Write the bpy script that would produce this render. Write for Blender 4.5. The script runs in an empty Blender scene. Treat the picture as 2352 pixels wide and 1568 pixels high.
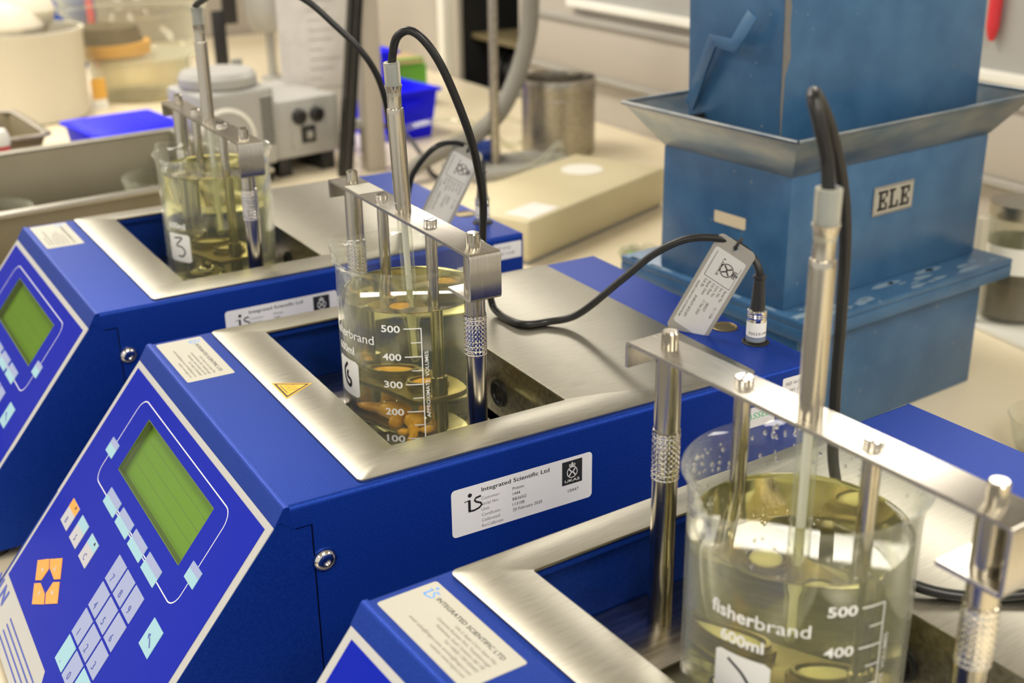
import bpy, bmesh, math, random
from mathutils import Vector, Matrix
random.seed(7)
SC = bpy.context.scene
COL = SC.collection
R_ = math.radians

# ------------------------------------------------------------------ camera
cam = bpy.data.cameras.new('camera')
cam.sensor_width = 36.0
cam.lens = 43.2690
cam.clip_start = 0.02
cam.dof.use_dof = True
cam.dof.focus_distance = 0.68
cam.dof.aperture_fstop = 9.2
cam_o = bpy.data.objects.new('camera', cam)
COL.objects.link(cam_o)
CX = (0.863071, -0.504909, -0.013225)
CY = (-0.199291, -0.316366, -0.927467)
CZ = (0.464103, 0.803106, -0.373670)
cam_o.matrix_world = Matrix(((CX[0], -CY[0], -CZ[0], -0.171658),
                             (CX[1], -CY[1], -CZ[1], -0.529116),
                             (CX[2], -CY[2], -CZ[2], 0.488063),
                             (0, 0, 0, 1)))
SC.camera = cam_o

# ------------------------------------------------------------------ world, lamps, exposure
w = bpy.data.worlds.new('world'); SC.world = w; w.use_nodes = True
bg = w.node_tree.nodes['Background']
bg.inputs[0].default_value = (1.0, 0.95, 0.87, 1)
bg.inputs[1].default_value = 0.55
LAMP = 25.0
for i, (lx, ly) in enumerate([(x, y) for x in (-2.1, 0.05, 2.3) for y in (-1.5, 1.7, 4.0)]):
    a = bpy.data.lights.new('ceiling_lamp', 'AREA')
    a.shape = 'RECTANGLE'; a.size = 0.55; a.size_y = 1.35
    a.energy = LAMP; a.color = (1.0, 0.93, 0.82)
    lo = bpy.data.objects.new('ceiling_lamp', a); COL.objects.link(lo)
    lo.location = (lx, ly, 1.735)
SC.view_settings.view_transform = 'Standard'
SC.view_settings.look = 'None'
SC.view_settings.gamma = 1.0
SC.view_settings.use_curve_mapping = False
SC.view_settings.exposure = 0.68
SC.cycles.use_denoising = True
SC.cycles.max_bounces = 11
SC.cycles.transmission_bounces = 10
SC.cycles.diffuse_bounces = 3
SC.cycles.use_adaptive_sampling = True
SC.cycles.adaptive_threshold = 0.05
SC.cycles.adaptive_min_samples = 20
SC.cycles.transparent_max_bounces = 12
SC.cycles.glossy_bounces = 4
SC.cycles.sample_clamp_indirect = 12.0
SC.cycles.blur_glossy = 0.5

# ------------------------------------------------------------------ materials
def _set(b, **k):
    for n, v in k.items():
        n = n.replace('_', ' ')
        if n in b.inputs:
            b.inputs[n].default_value = v
def mat(name, col, rough=0.5, metal=0.0, **k):
    m = bpy.data.materials.new(name); m.use_nodes = True
    b = m.node_tree.nodes['Principled BSDF']
    b.inputs['Base Color'].default_value = (*col, 1)
    b.inputs['Roughness'].default_value = rough
    b.inputs['Metallic'].default_value = metal
    for n, v in k.items():
        b.inputs[n.replace('_', ' ')].default_value = v
    return m
def noise_col(m, c1, c2, scale=8.0, detail=4.0, stretch=(1, 1, 1), lo=0.35, hi=0.65, bump=0.0, rough=None):
    nt = m.node_tree; b = nt.nodes['Principled BSDF']
    tc = nt.nodes.new('ShaderNodeTexCoord'); mp = nt.nodes.new('ShaderNodeMapping')
    mp.inputs['Scale'].default_value = stretch
    nz = nt.nodes.new('ShaderNodeTexNoise'); nz.inputs['Scale'].default_value = scale; nz.inputs['Detail'].default_value = detail
    cr = nt.nodes.new('ShaderNodeValToRGB')
    cr.color_ramp.elements[0].position = lo; cr.color_ramp.elements[0].color = (*c1, 1)
    cr.color_ramp.elements[1].position = hi; cr.color_ramp.elements[1].color = (*c2, 1)
    L = nt.links.new
    L(tc.outputs['Object'], mp.inputs[0]); L(mp.outputs[0], nz.inputs['Vector']); L(nz.outputs[0], cr.inputs[0]); L(cr.outputs[0], b.inputs['Base Color'])
    if bump:
        bp = nt.nodes.new('ShaderNodeBump'); bp.inputs['Strength'].default_value = bump; bp.inputs['Distance'].default_value = 0.0006
        L(nz.outputs[0], bp.inputs['Height']); L(bp.outputs[0], b.inputs['Normal'])
    if rough:
        mr = nt.nodes.new('ShaderNodeMapRange'); mr.inputs[3].default_value = rough[0]; mr.inputs[4].default_value = rough[1]
        L(nz.outputs[0], mr.inputs[0]); L(mr.outputs[0], b.inputs['Roughness'])
    return m
def glass(name, col, ior=1.47, rough=0.0):
    return mat(name, col, rough, 0.0, Transmission_Weight=1.0, IOR=ior)
def thin_glass(name, tint, edge=0.0, spec=1.0, ior=1.45):
    """thin-walled clear sheet: see-through, with a Fresnel reflection"""
    m = bpy.data.materials.new(name); m.use_nodes = True
    nt = m.node_tree; nt.nodes.clear()
    o = nt.nodes.new('ShaderNodeOutputMaterial'); mx = nt.nodes.new('ShaderNodeMixShader')
    t = nt.nodes.new('ShaderNodeBsdfTransparent'); t.inputs[0].default_value = (*tint, 1)
    g = nt.nodes.new('ShaderNodeBsdfGlossy'); g.inputs['Roughness'].default_value = 0.03; g.inputs[0].default_value = (spec, spec, spec, 1)
    lf = nt.nodes.new('ShaderNodeLayerWeight'); lf.inputs[0].default_value = 0.5
    pw = nt.nodes.new('ShaderNodeMath'); pw.operation = 'POWER'; pw.inputs[1].default_value = 4.0
    fr = nt.nodes.new('ShaderNodeMath'); fr.operation = 'MULTIPLY_ADD'; fr.inputs[1].default_value = 0.75; fr.inputs[2].default_value = 0.035
    nt.links.new(lf.outputs['Facing'], pw.inputs[0]); nt.links.new(pw.outputs[0], fr.inputs[0])
    L = nt.links.new
    if edge:
        d = nt.nodes.new('ShaderNodeBsdfDiffuse'); d.inputs[0].default_value = (0.75, 0.78, 0.68, 1)
        m2 = nt.nodes.new('ShaderNodeMixShader'); lw = nt.nodes.new('ShaderNodeLayerWeight'); lw.inputs[0].default_value = 0.25
        mu = nt.nodes.new('ShaderNodeMath'); mu.operation = 'MULTIPLY'; mu.inputs[1].default_value = edge
        L(lw.outputs['Facing'], mu.inputs[0]); L(mu.outputs[0], m2.inputs[0]); L(t.outputs[0], m2.inputs[1]); L(d.outputs[0], m2.inputs[2])
        L(m2.outputs[0], mx.inputs[1])
    else:
        L(t.outputs[0], mx.inputs[1])
    L(fr.outputs[0], mx.inputs[0]); L(g.outputs[0], mx.inputs[2]); L(mx.outputs[0], o.inputs[0])
    return m

M = {}
M['blue'] = noise_col(mat('blue_powder_coat', (.001, .03, .40), .46, .55, Specular_IOR_Level=.3), (.003, .031, .275), (.006, .045, .33), 900, 2, bump=.05)
M['seam'] = mat('dark_gap', (.01, .012, .03), .8)
M['membrane'] = mat('blue_membrane', (.001, .012, .38), .22, 0, Specular_IOR_Level=.1)
M['bezel'] = mat('light_grey_bezel', (.48, .475, .455), .4)
M['white_line'] = mat('white_print', (.75, .75, .80), .5)
M['key_lav'] = mat('lavender_key', (.32, .37, .60), .35)
M['key_cyan'] = mat('pale_cyan_key', (.32, .56, .66), .35)
M['key_white'] = mat('white_key', (.50, .50, .54), .35)
M['key_orange'] = mat('orange_key', (.85, .36, .06), .35)
M['key_print'] = mat('blue_print', (.06, .09, .42), .4)
M['lcd'] = mat('green_display', (.17, .36, .004), .5, 0, Specular_IOR_Level=.2)
M['lcd_frame'] = mat('olive_display_edge', (.12, .18, .03), .35)
M['steel'] = noise_col(mat('brushed_steel', (.5, .48, .41), .34, 1), (.34, .324, .27), (.44, .423, .362), 60, 3, (1, 40, 40), rough=(.30, .44))
M['steel_dark'] = noise_col(mat('worn_steel', (.45, .42, .36), .32, 1), (.34, .31, .26), (.52, .49, .43), 40, 3, (1, 8, 8), rough=(.24, .42))
M['steel_bar'] = noise_col(mat('scratched_steel', (.7, .67, .61), .30, 1), (.50, .475, .42), (.56, .53, .47), 50, 3, (12, 1, 1), rough=(.22, .30))
M['rod'] = mat('polished_rod', (.50, .465, .385), .20, 1)
M['chrome'] = mat('nickel', (.72, .69, .63), .14, 1)
M['brass'] = mat('dark_brass', (.25, .20, .10), .4, 1)
M['black'] = mat('black_rubber', (.015, .015, .015), .42)
M['cable'] = mat('black_cable', (.012, .012, .012), .33, 0, Specular_IOR_Level=.35)
M['hole'] = mat('dark_hole', (.008, .008, .008), .7)
M['label'] = mat('silver_label', (.76, .76, .75), .4)
M['ivory'] = mat('ivory_label', (.50, .487, .415), .5)
M['tag_grey'] = mat('grey_tag', (.30, .29, .26), .45)
M['tag_white'] = mat('tag_sticker', (.56, .555, .545), .45)
M['ink'] = mat('black_ink', (.02, .02, .02), .5)
M['grey_ink'] = mat('grey_ink', (.20, .19, .17), .5)
M['sky_ink'] = mat('light_blue_ink', (.12, .36, .85), .5)
M['green_ink'] = mat('green_ink', (.05, .50, .18), .5)
M['yellow'] = mat('yellow_sign', (.90, .48, .03), .45)
M['silicone'] = mat('milky_sleeve', (.80, .80, .70), .30, 0, Transmission_Weight=.8, IOR=1.2)
M['sleeve_core'] = mat('grey_core', (.22, .25, .28), .4)
M['glass'] = thin_glass('beaker_glass', (.985, .988, .97), .30)
M['tube_glass'] = thin_glass('tube_glass', (.93, .94, .90), .45)
M['clear'] = thin_glass('clear_plastic', (.93, .93, .88), .55)
M['liquid'] = mat('yellow_glycerol', (.985, .96, .47), 0.03, 0, Transmission_Weight=.95, IOR=1.36)
M['frosted'] = thin_glass('frosted_plastic', (.90, .88, .80), .9)
M['hotplate'] = noise_col(mat('pale_enamel', (.6, .57, .45), .35), (.52, .49, .38), (.68, .65, .54), 40, 4)
M['white_ink'] = mat('white_enamel', (.80, .80, .76), .5)
M['orange'] = mat('orange_resin', (1.0, .50, .03), .35, 0, Subsurface_Weight=.15, Subsurface_Radius=(.004, .002, .001))
M['cream_resin'] = mat('cream_resin', (.72, .64, .38), .4, 0, Subsurface_Weight=.15, Subsurface_Radius=(.004, .003, .002))
M['pale_resin'] = mat('pale_resin', (.70, .66, .42), .35)
M['drop'] = glass('water_drop', (1, 1, 1), 1.33)
M['ele_blue'] = noise_col(mat('worn_blue_paint', (.03, .11, .27), .33), (.028, .095, .205), (.045, .128, .25), 30, 5)
M['ele_grey'] = noise_col(mat('bare_zinc', (.3, .32, .33), .35, .85), (.13, .19, .25), (.34, .35, .34), 14, 4, (1, 1, 3), rough=(.25, .45))
M['chip'] = mat('chipped_metal', (.15, .145, .135), .55)
M['dust'] = mat('pale_dust', (.20, .29, .38), .8)
M['bench'] = noise_col(mat('cream_laminate', (.76, .66, .45), .38), (.84, .74, .53), (.90, .80, .59), 5, 3)
M['wall'] = noise_col(mat('beige_wall', (.46, .41, .34), .7), (.40, .36, .305), (.43, .39, .33), 3, 3)
M['trunk'] = mat('trunking', (.43, .39, .335), .5)
M['trunk_edge'] = mat('trunking_edge', (.34, .33, .30), .5)
M['white'] = mat('white_paint', (.80, .79, .72), .5)
M['paper'] = noise_col(mat('paper', (.75, .72, .68), .6), (.70, .67, .63), (.78, .75, .71), 40, 4)
M['box_cream'] = noise_col(mat('cream_plastic', (.6, .53, .33), .45), (.58, .51, .32), (.63, .56, .36), 9, 2)
M['bin_blue'] = mat('royal_blue_plastic', (.004, .004, .90), .5, 0, Specular_IOR_Level=.25)
M['navy'] = mat('navy_plastic', (.02, .06, .30), .4)
M['grey_dev'] = mat('grey_enamel', (.37, .365, .345), .4)
M['grey_dev2'] = mat('dark_grey_enamel', (.33, .32, .29), .45)
M['trough'] = noise_col(mat('dull_steel_sheet', (.42, .38, .28), .40, .8), (.16, .145, .10), (.20, .18, .13), 6, 3, rough=(.42, .55))
M['tray'] = mat('baked_tray', (.15, .12, .06), .45)
M['red'] = mat('red_plastic', (.65, .03, .04), .4)
M['bucket'] = mat('white_bucket', (.58, .54, .43), .45)
M['bag'] = mat('pale_bag', (.64, .59, .46), .55)
M['ochre'] = mat('ochre', (.70, .38, .06), .5)
M['brown'] = mat('brown_grit', (.12, .09, .05), .8)
M['green'] = mat('green_plastic', (.16, .50, .05), .4)
M['tan'] = mat('tan_handle', (.60, .43, .24), .5)
M['hose'] = mat('grey_hose', (.23, .22, .19), .6)
M['ceiling'] = mat('ceiling_white', (.62, .60, .55), .8)
M['floor'] = mat('grey_vinyl', (.20, .19, .18), .6)
# perforated sheet: fine holes too small to be told apart
m = mat('perforated_steel', (.40, .37, .29), .35, .9); nt = m.node_tree; b = nt.nodes['Principled BSDF']
tc = nt.nodes.new('ShaderNodeTexCoord'); vo = nt.nodes.new('ShaderNodeTexVoronoi'); vo.inputs['Scale'].default_value = 430
cr = nt.nodes.new('ShaderNodeValToRGB'); cr.color_ramp.elements[0].position = .28; cr.color_ramp.elements[0].color = (.10, .09, .06, 1)
cr.color_ramp.elements[1].position = .36; cr.color_ramp.elements[1].color = (.46, .42, .33, 1)
nt.links.new(tc.outputs['Object'], vo.inputs['Vector']); nt.links.new(vo.outputs[0], cr.inputs[0]); nt.links.new(cr.outputs[0], b.inputs['Base Color'])
M['perf'] = m
# paint with pale specks and chips
def specks(m, col, thr=.74, scale=55):
    nt = m.node_tree; b = nt.nodes['Principled BSDF']
    src = b.inputs['Base Color'].links[0].from_socket
    tc = nt.nodes.new('ShaderNodeTexCoord'); n1 = nt.nodes.new('ShaderNodeTexNoise'); n1.inputs['Scale'].default_value = scale; n1.inputs['Detail'].default_value = 2
    cr = nt.nodes.new('ShaderNodeValToRGB'); cr.color_ramp.elements[0].position = thr - .02; cr.color_ramp.elements[1].position = thr + .02
    cr.color_ramp.elements[0].color = (0, 0, 0, 1); cr.color_ramp.elements[1].color = (1, 1, 1, 1)
    mx = nt.nodes.new('ShaderNodeMix'); mx.data_type = 'RGBA'; mx.inputs[7].default_value = (*col, 1)
    L = nt.links.new
    L(tc.outputs['Object'], n1.inputs['Vector']); L(n1.outputs[0], cr.inputs[0]); L(cr.outputs[0], mx.inputs[0]); L(src, mx.inputs[6]); L(mx.outputs[2], b.inputs['Base Color'])
specks(M['ele_blue'], (.20, .24, .28), .735, 150)

# ------------------------------------------------------------------ mesh builder
_txt = {}
def text_geo(s, bold=0.0):
    key = (s, bold)
    if key not in _txt:
        cu = bpy.data.curves.new('t', 'FONT'); cu.body = s; cu.size = 1.0; cu.offset = bold; cu.resolution_u = 3
        ob = bpy.data.objects.new('t', cu); COL.objects.link(ob)
        dg = bpy.context.evaluated_depsgraph_get(); me = ob.evaluated_get(dg).to_mesh()
        vs = [tuple(v.co) for v in me.vertices]; fs = [tuple(p.vertices) for p in me.polygons]
        ob.evaluated_get(dg).to_mesh_clear()
        bpy.data.objects.remove(ob); bpy.data.curves.remove(cu)
        x0 = min([v[0] for v in vs] or [0]); x1 = max([v[0] for v in vs] or [0])
        _txt[key] = (vs, fs, x0, x1)
    return _txt[key]
def catmull(pts, n=8):
    P = [Vector(p) for p in pts]
    if len(P) < 3: return P
    P = [P[0] * 2 - P[1]] + P + [P[-1] * 2 - P[-2]]
    out = []
    for i in range(1, len(P) - 2):
        for k in range(n):
            t = k / n
            a, b, c, d = P[i - 1], P[i], P[i + 1], P[i + 2]
            out.append(0.5 * ((2 * b) + (c - a) * t + (2 * a - 5 * b + 4 * c - d) * t * t + (3 * b - a - 3 * c + d) * t ** 3))
    out.append(P[-2]); return out
def rrect(x0, x1, y0, y1, r, n=5):
    out = []
    for cx, cy, a0 in ((x1 - r, y1 - r, 0), (x0 + r, y1 - r, 90), (x0 + r, y0 + r, 180), (x1 - r, y0 + r, 270)):
        for k in range(n + 1):
            a = R_(a0 + 90 * k / n); out.append((cx + r * math.cos(a), cy + r * math.sin(a)))
    return out
I4 = Matrix.Identity(4)
def T_(x, y, z): return Matrix.Translation((x, y, z))
def basis(o, ex, ey, ez):
    ex, ey, ez = Vector(ex), Vector(ey), Vector(ez)
    return Matrix(((ex.x, ey.x, ez.x, o[0]), (ex.y, ey.y, ez.y, o[1]), (ex.z, ey.z, ez.z, o[2]), (0, 0, 0, 1)))
class MB:
    def __init__(s, mm=False, off=(0, 0, 0)):
        s.v = []; s.f = []; s.m = []; s.k = .001 if mm else 1.0; s.off = Vector(off)
    def add(s, vs, fs, mi=0, X=None):
        n = len(s.v)
        for p in vs:
            p = Vector(p)
            if X is not None: p = X @ p
            s.v.append(p)
        for f in fs:
            s.f.append([i + n for i in f]); s.m.append(mi)
        return s
    def box(s, x0, x1, y0, y1, z0, z1, mi=0, X=None):
        vs = [(x, y, z) for z in (z0, z1) for y in (y0, y1) for x in (x0, x1)]
        return s.add(vs, [(0, 2, 3, 1), (4, 5, 7, 6), (0, 1, 5, 4), (2, 6, 7, 3), (0, 4, 6, 2), (1, 3, 7, 5)], mi, X)
    def prism(s, poly, z0, z1, mi=0, X=None):
        n = len(poly)
        vs = [(p[0], p[1], z0) for p in poly] + [(p[0], p[1], z1) for p in poly]
        fs = [tuple(range(n - 1, -1, -1)), tuple(range(n, 2 * n))] + [(i, (i + 1) % n, n + (i + 1) % n, n + i) for i in range(n)]
        return s.add(vs, fs, mi, X)
    def ring(s, outer, inner, z0, z1, mi=0, X=None):
        """plate with a hole; outer and inner have the same number of points"""
        n = len(outer)
        vs = [(p[0], p[1], z) for z in (z0, z1) for ps in (outer, inner) for p in ps]
        fs = []
        for i in range(n):
            j = (i + 1) % n
            fs += [(2 * n + i, 2 * n + j, 3 * n + j, 3 * n + i), (i, n + i, n + j, j), (i, j, 2 * n + j, 2 * n + i), (n + i, 3 * n + i, 3 * n + j, n + j)]
        return s.add(vs, fs, mi, X)
    def lathe(s, prof, c=(0, 0, 0), seg=32, mi=0, X=None, fn=None, cap=True):
        vs = []; fs = []; n = len(prof)
        for (r, z) in prof:
            for k in range(seg):
                a = 2 * math.pi * k / seg
                p = (c[0] + r * math.cos(a), c[1] + r * math.sin(a), c[2] + z)
                vs.append(fn(p, a, r, z) if fn else p)
        for i in range(n - 1):
            for k in range(seg):
                j = (k + 1) % seg
                fs.append((i * seg + k, i * seg + j, (i + 1) * seg + j, (i + 1) * seg + k))
        if cap:
            if prof[0][0] > 1e-9: fs.append(tuple(range(seg - 1, -1, -1)))
            if prof[-1][0] > 1e-9: fs.append(tuple((n - 1) * seg + k for k in range(seg)))
        return s.add(vs, fs, mi, X)
    def cyl(s, c, r, z0, z1, seg=24, mi=0, X=None, ch=0.0):
        pr = [(r, z0), (r, z1)] if not ch else [(r - ch, z0), (r, z0 + ch), (r, z1 - ch), (r - ch, z1)]
        return s.lathe(pr, (c[0], c[1], 0), seg, mi, X)
    def tube(s, pts, r, seg=10, mi=0, smooth=8, X=None, rfn=None):
        P = catmull(pts, smooth) if smooth else [Vector(p) for p in pts]
        n = len(P); vs = []; fs = []; up = Vector((0.13, 0.29, 0.95)); prev = None
        for i, p in enumerate(P):
            t = (P[min(i + 1, n - 1)] - P[max(i - 1, 0)])
            t = t.normalized() if t.length > 1e-12 else Vector((0, 0, 1))
            if prev is None: a = t.cross(up).normalized() if t.cross(up).length > 1e-3 else t.cross(Vector((1, 0, 0))).normalized()
            else: a = (prev - t * prev.dot(t)).normalized()
            prev = a; b = t.cross(a)
            rr = rfn(i / (n - 1)) * r if rfn else r
            for k in range(seg):
                q = 2 * math.pi * k / seg; vs.append(p + a * rr * math.cos(q) + b * rr * math.sin(q))
        for i in range(n - 1):
            for k in range(seg):
                j = (k + 1) % seg; fs.append((i * seg + k, i * seg + j, (i + 1) * seg + j, (i + 1) * seg + k))
        fs.append(tuple(range(seg - 1, -1, -1))); fs.append(tuple((n - 1) * seg + k for k in range(seg)))
        return s.add(vs, fs, mi, X)
    def ball(s, c, r, seg=16, mi=0, sq=(1, 1, 1), X=None):
        h = seg // 2; pr = [(math.sin(math.pi * i / h), -math.cos(math.pi * i / h)) for i in range(h + 1)]
        vs = []; fs = []
        for (q, z) in pr:
            for k in range(seg):
                a = 2 * math.pi * k / seg
                vs.append((c[0] + r * sq[0] * q * math.cos(a), c[1] + r * sq[1] * q * math.sin(a), c[2] + r * sq[2] * z))
        for i in range(h):
            for k in range(seg):
                j = (k + 1) % seg; fs.append((i * seg + k, i * seg + j, (i + 1) * seg + j, (i + 1) * seg + k))
        return s.add(vs, fs, mi, X)
    def text(s, string, size, X, mi=0, width=None, align='L', bold=0.0, shear=0.0, fn=None):
        vs, fs, x0, x1 = text_geo(string, bold)
        if not vs: return s
        sx = size if width is None else width / (x1 - x0)
        ox = {'L': -x0 * sx, 'C': -(x0 + x1) / 2 * sx, 'R': -x1 * sx}[align]
        V = [(v[0] * sx + ox + shear * v[1] * size, v[1] * size, 0) for v in vs]
        if fn: V = [fn(v) for v in V]
        return s.add(V, fs, mi, X)
    def line(s, pts, wd, mi=0, X=None, closed=False, fn=None):
        """flat ribbon along a 2D polyline"""
        n = len(pts); V = []; F = []
        for i in range(n):
            a = Vector(pts[(i - 1) % n] if (closed or i) else pts[0]); c = Vector(pts[(i + 1) % n] if (closed or i < n - 1) else pts[-1])
            d = (c - a); d = d.normalized() if d.length > 1e-12 else Vector((1, 0)); nn = Vector((-d.y, d.x)) * wd / 2; p = Vector(pts[i])
            V += [(p.x + nn.x, p.y + nn.y, 0), (p.x - nn.x, p.y - nn.y, 0)]
        for i in range(n if closed else n - 1):
            j = (i + 1) % n; F.append((2 * i, 2 * i + 1, 2 * j + 1, 2 * j))
        if fn: V = [fn(v) for v in V]
        return s.add(V, F, mi, X)
    def build(s, name, mats, parent=None, bevel=0.0, seg=2, smooth=35, recalc=True, loc=None, rot=None):
        me = bpy.data.meshes.new(name)
        me.from_pydata([(p + s.off) * s.k for p in s.v], [], s.f)
        if not isinstance(mats, (list, tuple)): mats = [mats]
        for q in mats: me.materials.append(M[q] if isinstance(q, str) else q)
        me.polygons.foreach_set('material_index', s.m)
        bm = bmesh.new(); bm.from_mesh(me)
        if recalc: bmesh.ops.recalc_face_normals(bm, faces=bm.faces)
        if bevel:
            es = [e for e in bm.edges if len(e.link_faces) == 2 and e.calc_face_angle(0) > R_(40)]
            bmesh.ops.bevel(bm, geom=es, offset=bevel * s.k, segments=seg, affect='EDGES', profile=.5, clamp_overlap=True)
        bm.to_mesh(me); bm.free()
        if smooth:
            me.polygons.foreach_set('use_smooth', [True] * len(me.polygons))
            me.set_sharp_from_angle(angle=R_(smooth))
        ob = bpy.data.objects.new(name, me); COL.objects.link(ob)
        if parent is not None: ob.parent = parent
        if loc is not None: ob.location = loc
        if rot is not None: ob.rotation_euler = rot
        return ob
def tag(o, label=None, cat=None, group=None, kind=None):
    if label: o['label'] = label
    if cat: o['category'] = cat
    if group: o['group'] = group
    if kind: o['kind'] = kind
    return o
def empty(name, loc, rz=0.0, **k):
    o = bpy.data.objects.new(name, None); COL.objects.link(o); o.location = loc; o.rotation_euler = (0, 0, rz); o.empty_display_size = .02
    return tag(o, **k)
def copy_tree(o, parent=None):
    c = o.copy(); COL.objects.link(c); c.parent = parent
    for ch in [q for q in COL.objects if q.parent == o]: copy_tree(ch, c)
    return c

# ------------------------------------------------------------------ the room
def struct(name, mb, mats, **k):
    o = mb.build(name, mats, **k); o['kind'] = 'structure'; return o
b = MB(); b.box(-3.5, 5.0, -3.0, 7.0, -.94, -.90); struct('floor', b, 'floor')
b = MB(); b.box(-3.5, 5.0, -3.0, 7.0, 1.75, 1.80); struct('ceiling', b, 'ceiling')
b = MB(); b.box(-3.5, 5.0, 7.0, 7.1, -.90, 1.75); struct('wall_far', b, 'wall')
b = MB(); b.box(5.0, 5.1, -3.0, 7.0, -.90, 1.75); struct('wall_right', b, 'wall')
# low partition behind the bench, with a dark opening
b = MB()
b.box(1.14, 1.155, -2.0, 1.695, -.90, .62); b.box(1.14, 1.155, 1.965, 3.2, -.90, .62); b.box(1.14, 1.155, 1.695, 1.965, -.90, -.04); b.box(1.14, 1.155, 1.695, 1.965, .50, .62)
struct('wall_back', b, 'wall', bevel=.002)
b = MB()
b.box(1.128, 1.1405, -1.6, 1.66, .088, .178, 0); b.box(1.122, 1.1405, -1.6, 1.66, .078, .088, 1); b.box(1.122, 1.1405, -1.6, 1.66, .178, .190, 1)
struct('trim_1', b, ['trunk', 'trunk_edge'], bevel=.0015)
b = MB(); b.box(1.118, 1.1405, 1.99, 2.02, -.0, .50); struct('trim_2', b, 'white', bevel=.002)
b = MB(); b.box(-.2, 1.14, 2.95, 3.0, -.90, .62); struct('wall_left', b, 'wall', bevel=.002)

# lab bench
bench = empty('lab_bench', (0, 0, -.9), label='long cream laminate lab bench carrying the three blue testers', cat='bench')
b = MB(); b.box(-.20, 1.138, -1.6, 2.94, .868, .90); b.build('worktop', 'bench', bench, bevel=.004)
b = MB(); b.box(-.10, 1.10, -1.55, 2.90, .05, .868); b.build('cabinet_carcass', 'wall', bench, bevel=.004)

# ------------------------------------------------------------------ softening point tester (mm, top plate level = 0)
OFF = (0, 0, 180)
def mm(): return MB(True, OFF)
def YZ(poly, x0, x1, mb, mi=0):          # polygon (y,z) extruded along x
    mb.prism(poly, x0, x1, mi, basis((0, 0, 0), (0, 1, 0), (0, 0, 1), (1, 0, 0)))
def XZ(poly, y0, y1, mb, mi=0):          # polygon (x,z) extruded along y
    mb.prism([(p[0], -p[1]) for p in poly], y0, y1, mi, basis((0, 0, 0), (1, 0, 0), (0, 0, -1), (0, 1, 0)))
PS = (-.6289, 0, -.7775); PN = (-.7775, 0, .6289)      # down the slope, out of the panel
def PAN(h=0.0):                           # panel space: first axis towards -y (operator's right), second up the slope, third outwards
    o = (-6 + PN[0] * h, 0, -10 + PN[2] * h)
    return basis(o, (0, -1, 0), (-PS[0], 0, -PS[2]), PN)
def pp(s, y): return (-y, -s)
def prect(s0, s1, y0, y1): return [pp(s1, y1), pp(s1, y0), pp(s0, y0), pp(s0, y1)]

def is_logo(mb, X, k, mi):
    """the two-letter mark: i with an upright dot, joined to a sweeping s; k = height in mm"""
    mb.prism([(.62 * k + .12 * k * math.cos(a), .93 * k + .12 * k * math.sin(a)) for a in [2 * math.pi * i / 14 for i in range(14)]], 0, .01, mi, X)
    mb.line([(.30 * k, .62 * k), (.62 * k, .66 * k)], .05 * k, mi, X)
    mb.line([(.58 * k, .66 * k), (.58 * k, .06 * k)], .15 * k, mi, X)
    mb.line([(.52 * k, .04 * k), (.85 * k, .02 * k), (1.15 * k, .10 * k), (1.28 * k, .22 * k), (1.22 * k, .36 * k), (.98 * k, .47 * k), (.88 * k, .58 * k), (.95 * k, .70 * k), (1.25 * k, .74 * k)], .11 * k, mi, X)

def ukas(mb, X, w, h, fg, bgm=None):
    if bgm is not None: mb.prism([(0, 0), (w, 0), (w, h), (0, h)], 0, .02, bgm, X)
    Y = X @ T_(0, 0, .05)
    cx, cy, r = w * .5, h * .50, w * .25
    mb.line([(cx + r * math.cos(a), cy + r * math.sin(a)) for a in [2 * math.pi * i / 24 for i in range(24)]], w * .035, fg, Y, True)
    mb.line([(cx - r * .6, cy + r * .6), (cx - r * .1, cy + r * .05), (cx - r * .6, cy - r * .6)], w * .06, fg, Y)
    mb.line([(cx + r * .6, cy + r * .6), (cx + r * .1, cy + r * .05), (cx + r * .6, cy - r * .6)], w * .06, fg, Y)
    mb.line([(cx - r * .3, cy), (cx + r * .3, cy)], w * .05, fg, Y)
    mb.line([(cx - r * .55, cy + r * 1.15), (cx + r * .55, cy + r * 1.15), (cx + r * .6, cy + r * 1.5), (cx, cy + r * 1.35), (cx - r * .6, cy + r * 1.5)], w * .04, fg, Y, True)
    mb.line([(cx, cy + r * 1.3), (cx, cy + r * 1.9)], w * .035, fg, Y); mb.line([(cx - r * .2, cy + r * 1.65), (cx + r * .2, cy + r * 1.65)], w * .035, fg, Y)
    mb.text('UKAS', h * .16, Y @ T_(cx, h * .10, 0), fg, width=w * .74, align='C', bold=.012)

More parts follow.
